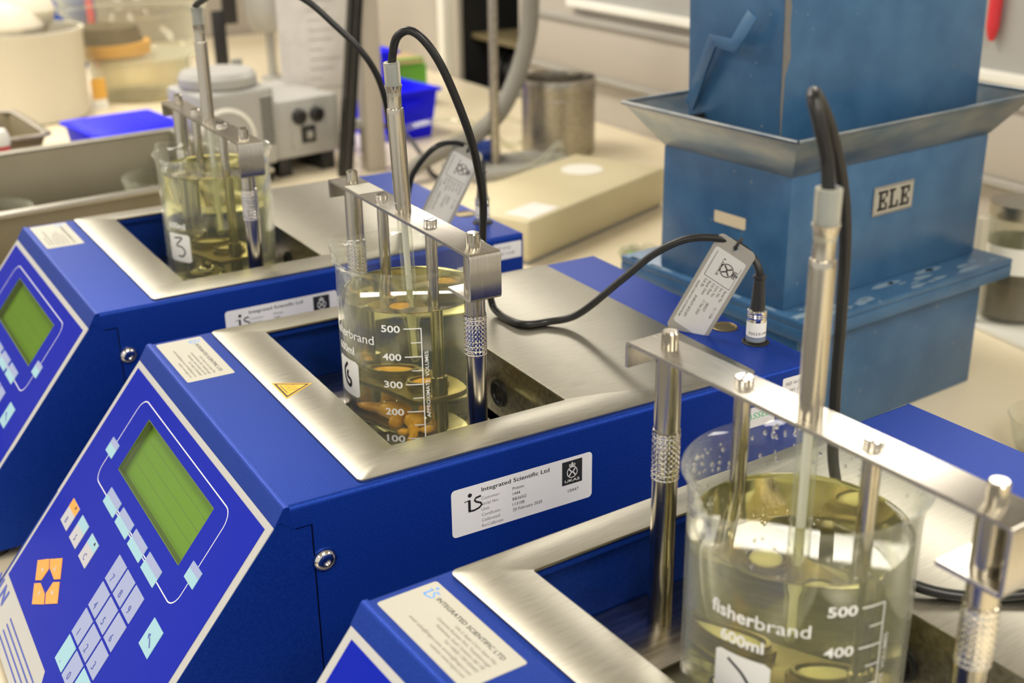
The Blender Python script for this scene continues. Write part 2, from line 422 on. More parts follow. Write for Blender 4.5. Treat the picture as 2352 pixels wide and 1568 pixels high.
def make_tester():
    root = empty('softening_point_tester', (0, 0, 0))
    # --- hood: bent sheet, rounded long edges, opening in the top
    def arc(cy, cz, r, a0, a1, n=5): return [(cy + r * math.cos(R_(a0 + (a1 - a0) * k / n)), cz + r * math.sin(R_(a0 + (a1 - a0) * k / n))) for k in range(n + 1)]
    def U(zb): return [(0, zb)] + arc(3, -3, 3, 180, 90) + arc(257, -3, 3, 90, 0) + [(260, zb), (258.5, zb)] + arc(257, -3, 1.5, 0, 90) + arc(3, -3, 1.5, 90, 180) + [(1.5, zb)]
    def Ln(ye): return [(0, -168)] + arc(3, -3, 3, 180, 90) + [(ye, 0), (ye, -1.5)] + arc(3, -3, 1.5, 90, 180) + [(1.5, -168)]
    h = mm()
    YZ(U(-13.2), 2.9, 14.5, h); YZ(U(-168), 14.5, 72, h); YZ(U(-168), 192, 359.5, h)
    near = Ln(29); YZ(near, 72, 192, h); YZ([(260 - p[0], p[1]) for p in Ln(22)], 72, 192, h)
    h.box(359.5, 361, .6, 259.4, -168, -.6); h.box(-4, 361, .8, 259.2, -169.5, -168)
    XZ([(3, 0), (1.0, 0), (.35, -.12), (-.2, -.5), (-.65, -1.15), (-6, -10), (-4.7, -10.8), (1.6, -1.5), (3, -1.5)], .3, 259.7, h)
    for y0 in (.05, 258.45): XZ([(3, -.2), (.6, -.3), (-5.5, -9.8), (-2.2, -7.9), (3, -11.9)], y0, y0 + 1.5, h)
    h.build('hood', 'blue', root, smooth=30)
    # --- side cheeks of the lower chassis, a hair inside the hood
    for y0 in (.5, 257.9):
        c = mm(); XZ([(-4.6, -9.3), (-1.5, -8.6), (5.8, -14.4), (13.7, -14.1), (13.7, -167), (-124, -167), (-130.5, -163)], y0, y0 + 1.6, c)
        c.build('side_cheek', 'blue', root)
    g = mm(); g.box(2, 20, 2.4, 3.2, -166, -8); g.build('seam_backing', 'seam', root)
    # --- well under the opening
    wl = mm()
    wl.box(70, 194, 242.5, 244, -46, -1.5, 0); wl.box(70, 194, 16, 17.5, -60, -1.5, 0); wl.box(68.5, 70, 16, 244, -60, -1.5, 0)
    XZ([(0, 0)] and [(70, -1.5), (194, -1.5), (194, -4), (70, -4)], 235.5, 243, wl, 0)
    wl.build('well_liner', 'blue', root)
    bw = mm(); bw.box(193.5, 195, 17, 243, -46, -1.5, 0); bw.build('well_back_plate', 'steel_dark', root)
    for yc in (121,):
        gr = mm(); X = basis((193.4, yc, -29), (0, 1, 0), (0, 0, 1), (-1, 0, 0))
        gr.lathe([(9.5, 0), (9.5, 1.2), (8.2, 1.8), (6.6, 1.2), (6.3, .3), (0, .3)], seg=28, X=X); gr.build('grommet', 'black', root)
    for y0, y1 in ((191, 242), (18, 66)):
        dp = mm(); dp.box(70.5, 193, y0, y1, -44.2, -43); dp.build('drip_plate', 'steel_dark', root, bevel=.3)
    hp = mm(); hp.box(70, 194, 17.5, 242.5, -61, -60, 0); hp.build('well_floor', 'tray', root)
    hp = mm(); hp.prism(rrect(72, 192, 68, 204, 6), -60, -51.6); hp.build('hotplate', 'hotplate', root, bevel=1.2)
    # --- brushed top plate
    t = mm(); t.ring(rrect(43, 313, 4, 256, 4), rrect(75, 189, 32.6, 234.8, 1.2), .05, 1.7); t.build('top_plate', 'steel', root, bevel=.35, seg=2)
    # --- control panel
    bz = mm()
    S0, S1, Y0, Y1 = -.6, 196.5, 1.0, 259
    lc = (19.5, 56.5, 63, 195.5)
    def around(mb, s0, s1, y0, y1, hole, z0, z1, X, mi=0):
        a, bb, c, d = hole
        for q in ((s0, a, y0, y1), (bb, s1, y0, y1), (a, bb, y0, c), (a, bb, d, y1)): mb.prism(prect(*q), z0, z1, mi, X)
    around(bz, S0, S1, Y0, Y1, lc, -3, 0, PAN())
    panel = bz.build('control_panel', 'bezel', root, smooth=0)
    me = mm(); around(me, 4, 167, 7.5, 253.5, lc, 0, .35, PAN()); me.prism([pp(167, 131), pp(190, 112), pp(190, 7.5), pp(167, 7.5)], 0, .35, 0, PAN())
    me.build('membrane', 'membrane', panel, smooth=0)
    ol = mm(); ol.line([pp(q[0], q[1]) for q in rrect(13, 73, 43.5, 218.5, 9, 6)], .75, 0, PAN(.42), True)
    for y in (160.8, 131, 101.2): ol.line([pp(71.5, y - 3), pp(71.5, y + 3)], .8, 0, PAN(.44))
    ol.build('outline', 'white_line', panel, smooth=0)
    st = mm()
    for sv in (178.5, 182.7, 187, 191.2): st.line([pp(sv, 213.5), pp(sv, 100 if sv < 180 else 90)], 1.3, 0, PAN(.1))
    st.text('N', 13.5, PAN(.12) @ T_(-248, -181.5, 0), 0, width=12.5, bold=.05); st.text('N', 13.5, PAN(.12) @ T_(-266, -181.5, 0), 0, width=12.5, bold=.05)
    st.build('panel_stripes', 'key_print', panel, smooth=0)
    dp = mm()
    dp.prism(prect(lc[0], lc[1], lc[2], lc[3]), -5.2, -4.6, 0, PAN())
    for q in ((lc[0], lc[0] + .6, lc[2], lc[3]), (lc[1] - .6, lc[1], lc[2], lc[3]), (lc[0], lc[1], lc[2], lc[2] + .6), (lc[0], lc[1], lc[3] - .6, lc[3])): dp.prism(prect(*q), -4.6, .2, 1, PAN())
    dp.prism(prect(lc[0] + 2.5, lc[1] - 2.5, lc[2] + 4, lc[3] - 4), -4.6, -4.3, 0, PAN())
    for sv in (30, 38, 46): dp.line([pp(sv, lc[2] + 6), pp(sv, lc[3] - 6)], .25, 1, PAN(-4.25))
    dp.build('display', ['lcd', 'lcd_frame'], panel, smooth=0)
    dg = mm(); dg.prism(prect(lc[0] + .6, lc[1] - .6, lc[2] + .6, lc[3] - .6), -.4, -.1, 0, PAN()); dg.build('display_window', thin_glass('window_film', (.96, .97, .95), 0, .3), panel, smooth=0)
    def key(s0, s1, y0, y1, m0, m1=None, split=.45, glyph=None, gs=5, led=False):
        q = mm(); q.prism(prect(s0, s1, y0, y1), .3, .75, 0, PAN())
        if m1: q.prism(prect(s0, s0 + (s1 - s0) * split, y0, y1), .74, .80, 1, PAN())
        if glyph == 'arrow':
            q.line([pp(s1 - 4.5, y0 + 4), pp(s1 - 7.8, y1 - 7.5)], .9, 2, PAN(.9)); q.prism([pp(s1 - 9.6, y1 - 7), pp(s1 - 8.6, y1 - 4), pp(s1 - 6.2, y1 - 6.2)], .85, .9, 2, PAN())
        elif glyph: q.text(glyph, gs, PAN(.9) @ T_(-(y0 + y1) / 2 , -(s1 - 2.2), 0), 2, align='C')
        if led: q.prism(prect(s0 + 1.2, s0 + 3, y0 + 4.5, y0 + 6.5), .84, .9, 3, PAN())
        q.build('key', [m0, m1 or m0, 'key_print', 'ink'], panel, smooth=0)
    for y in (211.5, 36): key(46.6, 56.6, y, y + 15, 'key_cyan', 'key_lav', .4)
    for y in (163.5, 133.7, 103.9, 74.1): key(66.6, 77, y, y + 24.6, 'key_cyan', 'key_lav', .48)
    for i, y in enumerate((211, 185.3, 159)): key(94.5, 111, y, y + 17, 'key_white', 'key_orange' if i == 0 else 'key_cyan', .36, ('B', 'S', 'C')[i], 6, i != 1)
    rows = [['7', '8', '9'], ['4', '5', '6'], ['1', '2', '3'], ['.', '0', None]]
    for r, row in enumerate(rows):
        for c, ch in enumerate(row):
            y1 = 129 - c * 18.75; s0 = 84.7 + r * 18.4
            key(s0, s0 + 16.4, y1 - 16.5, y1, 'key_cyan' if (r == 3 and c != 1) else 'key_lav', None, .4, ch, 7)
    key(84.4, 100.7, 37.4, 54, 'key_cyan', None, .4, 'arrow')
    for poly in ([(140.3, 224.2), (131.6, 210.2), (135.2, 202.6), (143.9, 203.2), (148.1, 210.7)], [(131, 208.8), (122.3, 194), (130.3, 180.2), (134.6, 187.5), (134.2, 202)],
                 [(149.8, 209.6), (145.3, 202), (145.4, 187.8), (149.2, 180.8), (157.6, 195.6)], [(136, 186.5), (131.6, 178.9), (139.5, 165.1), (148.2, 179.4), (144.1, 186.8)]):
        q = mm(); q.prism([pp(*p) for p in poly], .3, .75, 0, PAN())
        cs = sum(p[0] for p in poly) / 5; cy = sum(p[1] for p in poly) / 5; dx, dy = cs - 140.2, cy - 194.5; l = math.hypot(dx, dy); dx, dy = dx / l, dy / l
        q.prism([pp(cs + dx * 2.4, cy + dy * 2.4), pp(cs - dx * 1.5 - dy * 1.3, cy - dy * 1.5 + dx * 1.3), pp(cs - dx * 1.5 + dy * 1.3, cy - dy * 1.5 - dx * 1.3)], .78, .82, 1, PAN())
        q.build('arrow_key', ['key_orange', 'key_white'], panel, smooth=0)
    # --- screws, feet, sockets
    for y, sg in ((0, -1), (260, 1)):
        q = mm(); X = basis((19.3, y, -36), (1, 0, 0), (0, 0, 1), (0, sg, 0))
        q.lathe([(6.6, 0), (6.6, .8), (5.9, .9), (5.6, 1.6), (4.4, 2.7), (2.4, 3.2), (2.2, 3.2), (2.1, 1.6), (0, 1.5)], seg=24, X=X); q.build('screw', 'chrome', root)
    for x in (-95, 335):
        for y in (28, 232):
            q = mm(); q.cyl((x, y), 14, -180, -169, 20, ch=1.5); q.build('foot', 'black', root)
    for y in (46, 78):
        q = mm(); q.lathe([(9.2, 0), (9.2, .5), (8.3, .9), (7.6, .6), (7.4, .15), (0, .15)], (347.5, y, 0), 28); q.build('socket', 'brass' if y == 78 else 'hole', root)
    # --- stickers
    SX = lambda x, z, h=.12: basis((x, -h, z), (1, 0, 0), (0, 0, 1), (0, -1, 0))
    s = mm(); s.prism([(p[0], p[1]) for p in rrect(94.3, 186.6, -47.4, -17.8, 2.6)], 0, .12, 0, SX(0, 0, .02))
    G = SX(0, 0, .2)
    is_logo(s, SX(99, -33.6, .2), 11, 1)
    s.text('Integrated Scientific Ltd', 3.6, G @ T_(113.2, -23.0, 0), 1, width=44.2, bold=.012)
    for i, (a_, b_) in enumerate((('Customer:', 'Prismo'), ('Serial No:', '1444'), ('Unit:', 'RB365G'), ('Certificate:', '113108'), ('Calibrated:', '20 February 2025'), ('Re:Calibrate:', ''))):
        s.text(a_, 2.75, G @ T_(113, -28.3 - i * 3.45, 0), 2); s.text(b_, 2.75, G @ T_(133, -27.9 - i * 3.4, 0), 1) if b_ else None
    ukas(s, SX(166, -35, .2), 13.7, 15.1, 3, 1); s.text('10447', 2.9, G @ T_(170, -40.2, 0), 1, width=7.4)
    s.build('calibration_label', ['label', 'ink', 'grey_ink', 'white_ink'], root, smooth=0)
    # maker's sticker lies on the top, read from the front: right = -y, up = +x
    TX = lambda x, y, h=.15: basis((x, y, h), (0, -1, 0), (1, 0, 0), (0, 0, 1))
    s = mm(); s.prism(rrect(-254.5, -181, 4.8, 35.5, 1.6), 0, .12, 0, TX(0, 0, .02))
    is_logo(s, TX(25.6, 253.5, .2), 7.6, 1)
    s.text('INTEGRATED SCIENTIFIC LTD', 3.3, TX(27.7, 241.8, .2), 2, width=53.5, bold=.012)
    for tx, xx, ya, yb in (('Unit 3, Aspen Court, Aspen Way', 23.7, 219.5, 187.7), ('Centurion Business Park, Templeborough', 20.6, 229.3, 187.8), ('Rotherham, South Yorkshire S60 1FB', 17.6, 225, 188), ('Tel: +44(0) 1709 830493', 14.6, 214, 188), ('email: sales@intgsci.com, service@intgsci.com', 11.5, 237.6, 187.8), ('website: www.intgsci.com', 8.5, 215, 188)):
        s.text(tx, 2.5, TX(xx, ya, .2), 3, width=ya - yb, shear=.15)
    s.build('maker_sticker', ['ivory', 'sky_ink', 'ink', 'grey_ink'], root, smooth=0)
    s = mm(); tri = [(48, 149), (69.5, 135.6), (47.6, 122)]
    def shrink(P, k): c = (sum(p[0] for p in P) / 3, sum(p[1] for p in P) / 3); return [(c[0] + (p[0] - c[0]) * k, c[1] + (p[1] - c[1]) * k) for p in P]
    s.prism(tri[::-1], 1.7, 1.85, 0); s.prism(shrink(tri, .88)[::-1], 1.86, 1.88, 1); s.prism(shrink(tri, .72)[::-1], 1.89, 1.91, 0)
    W = T_(0, 0, 1.95)
    s.line([(51.2, 129.5), (51.2, 142)], .5, 1, W)
    for y in (132.3, 135.6, 139): s.line([(53, y), (55, y + .8), (57, y - .3), (59.5, y + .5)], .45, 1, W)
    s.build('hot_surface_sign', ['yellow', 'ink'], root, smooth=0)
    s = mm(); s.prism(rrect(331, 359, -20.5, -6, 1), 0, .12, 0, SX(0, 0, .02)); s.text('REF W122', 3.3, SX(334, -11.5, .2), 1); s.text('ASSET 113108', 3.0, SX(334, -16.5, .2), 1); s.build('asset_label', ['label', 'ink'], root, smooth=0)
    s = mm(); s.prism(rrect(296, 326, -34, -20, 1), 0, .12, 0, SX(0, 0, .02)); s.text('PASSED', 6, SX(299, -28, .2), 1, width=24, shear=.2); s.build('test_label', ['label', 'green_ink'], root, smooth=0)
    return root
UN = {1: (.015065, -.355149, .058253), 2: (0, 0, 0), 3: (-.016011, .337857, .014544)}
tester = {2: make_tester()}
for u in (1, 3): tester[u] = copy_tree(tester[2])
for o in [q for q in COL.objects if q.parent == tester[3] and q.name.startswith('hot_surface_sign')]: bpy.data.objects.remove(o)
for u, lb in ((1, 'nearest blue softening point tester with ivory maker sticker, cut off by the lower edge'), (2, 'middle blue tester with green display, number keys and yellow hot surface sign'), (3, 'farthest blue tester, out of focus beside the steel trough')):
    tester[u].location = (UN[u][0], UN[u][1], 0); tester[u].rotation_euler = (0, 0, UN[u][2])
    tag(tester[u], lb, 'lab tester', 'softening point testers in a row on the bench')

# ------------------------------------------------------------------ beakers, frames, probes
def U_(u): return T_(UN[u][0], UN[u][1], 0) @ Matrix.Rotation(UN[u][2], 4, 'Z')
def place(o, u, x, y, z=0.0, rz=0.0):
    p = U_(u) @ Vector((x * .001, y * .001, z * .001)); o.location = p; o.rotation_euler = (0, 0, UN[u][2] + rz)
ZB = -51.6                                   # beaker base below the tester top
def make_beaker(u, spout, mark, level, liq, label, scale=True):
    """beaker in mm, origin at its base centre, height 127; angles in degrees in the tester's frame"""
    root = empty('glass_beaker', (0, 0, 0), label=label, cat='beaker', group='beakers of liquid standing in the testers')
    place(root, u, 139.5, 136, 180 + ZB)
    H = 127.0; Ro = 46.3; th = 1.7
    sp = R_(spout)
    def fn(p, a, r, z):
        d = (a - sp + math.pi) % (2 * math.pi) - math.pi
        t = max(0.0, (z - (H - 21)) / 21.0)
        k = math.exp(-(d / .20) ** 2) * t ** 1.6 * (10.5 if u == 1 else 5.0) - math.exp(-((abs(d) - .42) / .20) ** 2) * t ** 1.5 * 1.4
        rr = r + k; dz = math.exp(-(d / .17) ** 2) * t ** 2 * 1.8
        return (rr * math.cos(a), rr * math.sin(a), z + dz)
    out = [(0, 0), (38, 0), (42, .6), (44.6, 2.2), (46.0, 5), (Ro, 9), (Ro, 50), (Ro, 100), (Ro, H - 20), (Ro + .1, H - 12), (Ro + .7, H - 6), (Ro + 1.9, H - 2), (Ro + 3.2, H - .4)]
    inn = [(Ro + 3.0, H + .5), (Ro + 1.6, H - .2), (Ro - .6, H - 5), (Ro - th, H - 12), (Ro - th, H - 20), (Ro - th, 60), (Ro - th, 9), (44.0, 5.5), (42, 3.4), (38, 2.6), (0, 2.4)]
    g = MB(True); g.lathe(out + inn, seg=112, fn=fn, cap=False); g.build('vessel', 'glass', root, smooth=60)
    l = MB(True); lv = level - ZB
    l.lathe([(0, 2.8), (38, 3.0), (42, 3.9), (43.8, 6), (44.2, 9), (44.4, lv - 1.5), (44.45, lv + .4), (43.6, lv - .5), (42.0, lv - .9), (0, lv - 1.0)], seg=96, cap=False); l.build('liquid', liq, root, smooth=50)
    # printed scale, wrapped on the wall
    q = MB(True); rr = Ro + .06
    def wrap(deg, z0):
        a0 = R_(deg)
        return lambda v: ((rr) * math.cos(a0 + v[0] / rr), (rr) * math.sin(a0 + v[0] / rr), z0 + v[1])
    def seg(x0, x1, z, wd):
        n = 6; q.line([(x0 + (x1 - x0) * i / n, 0) for i in range(n + 1)], wd, 0, None, False, wrap(mark, z))
    z5 = 41 - ZB
    if scale:
        q.line([(0, i * 72.8 / 12 - 72.8) for i in range(13)], .7, 0, None, False, wrap(mark, z5))
        for i in range(5):
            seg(-10.5, 0, z5 - i * 18.2, .7)
            q.text(str(500 - 100 * i), 6.2, None, 0, width=11.8, align='R', bold=.02, fn=lambda v, i=i: wrap(mark, z5 - i * 18.2 - 2.4)((v[0] - 12.6, v[1], 0)))
            if i < 4: seg(-6.5, 0, z5 - i * 18.2 - 9.1, .6)
        q.text('APPROXIMATE  VOLUMES', 3.2, None, 0, width=44, align='L', bold=.012, fn=lambda v: wrap(mark, z5 - 59)((4.2 - v[1] - .4, v[0], 0)))
        e = mark - 37
        q.text('brand', 8.4, None, 0, width=21, align='R', fn=lambda v: wrap(e, 36 - ZB - 7)((v[0], v[1], 0)))
        q.text('fisher', 8.4, None, 0, width=20.0, align='R', bold=.022, fn=lambda v: wrap(e, 36 - ZB - 7)((v[0] - 21.2, v[1], 0)))
    q.text('600ml', 7.2, None, 0, width=19.0, align='R', bold=.03, fn=lambda v: wrap(mark - 58, 18.5 - ZB)((v[0], v[1], 0)))
    # writing patch: cut into columns so that it follows the wall
    n = 10; z0, z1 = -10 - ZB, 14 - ZB
    for k in range(n):
        a, c = -24 + 24 * k / n, -24 + 24 * (k + 1) / n; cut = 1.6 if k in (0, n - 1) else 0
        q.add([wrap(mark - 54, 0)((x, z, 0)) for x, z in ((a, z0 + cut * (k == 0)), (c, z0 + cut * (k == n - 1)), (c, z1 - cut * (k == n - 1)), (a, z1 - cut * (k == 0)))], [(0, 1, 2, 3)], 0)
    rr += .08
    if u == 3: pts = [(-17, 20), (-8, 21), (-15, 14), (-9, 13), (-6, 9), (-9, 5), (-14, 5)]
    else: pts = [(-18, 21), (-12, 17), (-8, 12)] if u == 1 else [(-12, 21), (-17, 15), (-15, 8), (-10, 6), (-9, 10), (-13, 12), (-12, 16)]
    q.line([(p[0], p[1]) for p in catmull([(x, z, 0) for x, z in pts], 5)], 2.2 if u == 2 else 1.3, 1, None, False, wrap(mark - 54, -10 - ZB))
    q.build('printed_scale', ['white_ink', 'ink'], root, smooth=0, recalc=False)
    return root
make_beaker(1, 183, -93, 51, 'liquid', 'glass beaker of yellow liquid nearest the camera, its spout beside the knurled post')
make_beaker(2, 131, -108.8, 50, 'liquid', 'glass beaker in the middle tester with orange samples under the liquid')
make_beaker(3, 128, -86, 61, 'liquid', 'blurred glass beaker in the farthest tester holding cream samples', False)
# loose water drops clinging to the nearest beaker: far too many to count
dr = MB(True); rnd = random.Random(3)
for i in range(90):
    a = R_(rnd.uniform(10, 175)); z = 127 - rnd.random() ** 1.6 * 24 - 1.5; r = rnd.uniform(.35, 1.15)
    dr.ball((44.6 * math.cos(a), 44.6 * math.sin(a), z), r, 8, 0, (.8, .8, 1.25))
for i in range(30):
    a = R_(rnd.uniform(-175, -20)); z = rnd.uniform(104, 122); r = rnd.uniform(.3, .8); dr.ball((44.6 * math.cos(a), 44.6 * math.sin(a), z), r, 8, 0, (.8, .8, 1.2))
do = dr.build('water_drops', 'drop', None); place(do, 1, 139.5, 136, 180 + ZB); tag(do, 'scattered water drops clinging inside the rim of the nearest beaker', 'water drops', kind='stuff')

def slotted(mb, c, z, r=4.0, h=3.2, ang=.4):
    mb.lathe([(r, z), (r, z + h - .6), (r - .5, z + h), (0, z + h)], (c[0], c[1], 0), 20)
    mb.box(-r * .95, r * .95, -.55, .55, z + h - .2, z + h + .03, 1, T_(c[0], c[1], 0) @ Matrix.Rotation(ang, 4, 'Z'))
def make_frame():
    root = empty('ring_frame', (0, 0, 0))
    # folded top bar: plate, short lip at the far end, tall flange and inward tab at the near end
    b = MB(True)
    prof = [(240, 87), (240, 97.5), (239.3, 99.3), (237.5, 100), (40.5, 100), (38.7, 99.3), (38, 97.5), (38, 74.5), (38.7, 72.7), (40.5, 72), (66, 72), (66, 74), (41, 74), (40, 75), (40, 97), (41, 98), (237, 98), (238, 97), (238, 87)]
    b.prism([(p[0], p[1]) for p in prof], 130, 150, 0, basis((0, 0, 0), (0, 1, 0), (0, 0, 1), (1, 0, 0)))
    b.build('top_bar', 'steel_bar', root, smooth=30, bevel=.25, seg=1)
    for y in (52, 221):
        p = MB(True); zb = -43 if y > 100 else -60
        p.lathe([(6, zb), (6, 35), (6.35, 35.3), (6.35, 36)], (140, y, 0), 28)
        p.lathe([(6.35, 60), (6.35, 60.7), (6, 61), (6, 98)], (140, y, 0), 28)
        p.lathe([(3.9, 98), (3.9, 107.6), (3.2, 108.5), (0, 108.5)], (140, y, 0), 24)
        post = p.build('post', 'rod', root, smooth=30)
        k = MB(True); n, mr = 60, 46; vs = []; fs = []
        for i in range(mr + 1):
            for j in range(n):
                u1 = (j / n * 20 + i / mr * 9) % 1; u2 = (j / n * 20 - i / mr * 9) % 1
                hgt = min(abs(u1 - .5), abs(u2 - .5)) * 2; r = 6.15 + .55 * hgt; a = 2 * math.pi * j / n
                vs.append((140 + r * math.cos(a), y + r * math.sin(a), 36 + 24 * i / mr))
        for i in range(mr):
            for j in range(n): fs.append((i * n + j, i * n + (j + 1) % n, (i + 1) * n + (j + 1) % n, (i + 1) * n + j))
        k.add(vs, fs); k.build('knurl', 'chrome', post, smooth=20, recalc=False)
    for y in (105, 174):
        p = MB(True); p.lathe([(3.6, -38), (3.6, 98)], (140, y, 0), 22); p.lathe([(5, 3), (5, -8.8)], (140, y, 0), 22); p.lathe([(4.6, -13), (4.6, -33)], (140, y, 0), 22); p.build('support_rod', 'rod', root, smooth=30)
        s = MB(True); slotted(s, (140, y), 100, 4, 3.2, .5); s.build('bar_screw', ['chrome', 'hole'], root, smooth=30)
        s = MB(True); s.lathe([(5, -40), (5, -38.4), (0, -38.4)], (140, y, 0), 6); s.build('nut', 'brass', root)
    # ring holder and bottom plate
    h = MB(True); h.prism(rrect(122, 158, 99, 180, 8), -12.6, -9); h.build('ring_holder', 'brass', root, bevel=.3)
    h = MB(True); h.prism(rrect(122, 158, 99, 180, 8), -37.6, -35.6); h.build('bottom_plate', 'steel_dark', root, bevel=.3)
    for y in (123, 156):
        r = MB(True); r.lathe([(8.6, -9), (11.2, -9), (11.2, -5.4), (9.9, -5.2), (9.9, -2.8), (8.6, -2.8), (8.6, -9)], (140, y, 0), 30, cap=False); r.build('shouldered_ring', 'brass', root, smooth=30)
    return root
fr = make_frame(); frames = {1: fr, 2: copy_tree(fr), 3: copy_tree(fr)}
for u, lb in ((1, 'steel ring frame with folded bar over the nearest beaker'), (2, 'steel ring frame whose bar crosses the middle beaker, small cream tape on top'), (3, 'blurred steel ring frame standing over the farthest beaker')):
    place(frames[u], u, 0, 0, 180); tag(frames[u], lb, 'ring frame', 'ring and ball frames on the testers')
t_ = MB(True); t_.prism(rrect(131, 149, 190, 214, 1), 100.05, 100.3); t_.build('tape', 'ivory', frames[2], smooth=0)

# samples, one per ring
def blob_obj(name, balls, material, u, label, group):
    mb = MB(True)
    for c, r, sq in balls: mb.ball(c, r, 14, 0, sq)
    o = mb.build(name, material, None, recalc=True)
    md = o.modifiers.new('r', 'REMESH'); md.mode = 'VOXEL'; md.voxel_size = .0007; md.use_smooth_shade = True
    ms = o.modifiers.new('s', 'SMOOTH'); ms.iterations = 6; ms.factor = .5
    dg = bpy.context.evaluated_depsgraph_get(); me = bpy.data.meshes.new_from_object(o.evaluated_get(dg)); o.modifiers.clear(); old = o.data; o.data = me; bpy.data.meshes.remove(old)
    place(o, u, 0, 0, 180); return tag(o, label, 'resin sample', group)
def sample(y, seed, fall):
    rnd = random.Random(seed); x = 140; out = [((x, y, -5.2), 8.6, (1, 1, .28))]
    n = 9
    for i in range(n): z = -8 - i * 3.0; out.append(((x + rnd.uniform(-.6, .6) - fall * i * .25, y + rnd.uniform(-.6, .6), z), 3.4 + (1.4 if i in (0, n - 1) else 0), (1, 1, 1.2)))
    for i in range(5): a = rnd.uniform(0, 6.28); d = rnd.uniform(2, 7); out.append(((x - fall * 2 + d * math.cos(a), y + d * math.sin(a), -31.8 + rnd.uniform(0, 2)), rnd.uniform(3.6, 6), (1.1, 1.1, .65)))
    return out
for u, mt, nm in ((2, 'orange', 'orange'), (3, 'cream_resin', 'cream'), (1, 'pale_resin', 'pale yellow')):
    for y, sd, wh in ((156, 5 + u, 'farther'), (123, 11 + u, 'nearer')):
        bl = sample(y, sd, 1.5 if u == 2 else .5)
        if u == 2 and y == 123:
            bl += [((131, 118, -28), 6.5, (1.1, 1, .9)), ((126, 112, -32), 3.4, (1, 1, 1)), ((122, 116, -34), 3, (1.4, 1, .8)), ((133, 108, -32), 3.4, (1.5, .8, .8)), ((123, 106, -33), 3, (1, 1, 1.1)), ((119, 103, -37), 2.8, (.8, .8, 1.6))]
        if u == 2 and y == 156:
            bl += [((131, 140, -27), 7.5, (1, 1.2, .85)), ((127, 133, -33), 4, (1, 1, 1.2)), ((136, 150, -30), 6, (1, 1.4, .6))]
        blob_obj('softened_sample', bl, mt, u, f'{nm} softened sample sagging from the {wh} ring of its frame', f'{nm} samples under the liquid')
        o = MB(True); o.ball((140 - 5, y - 6 if u == 2 else y - 3, -27.5), 4.76, 18); o = o.build('steel_ball', 'chrome', None); place(o, u, 0, 0, 180)
        tag(o, f'small steel ball in the {nm} sample below the {wh} ring', 'ball', 'steel balls in the samples')

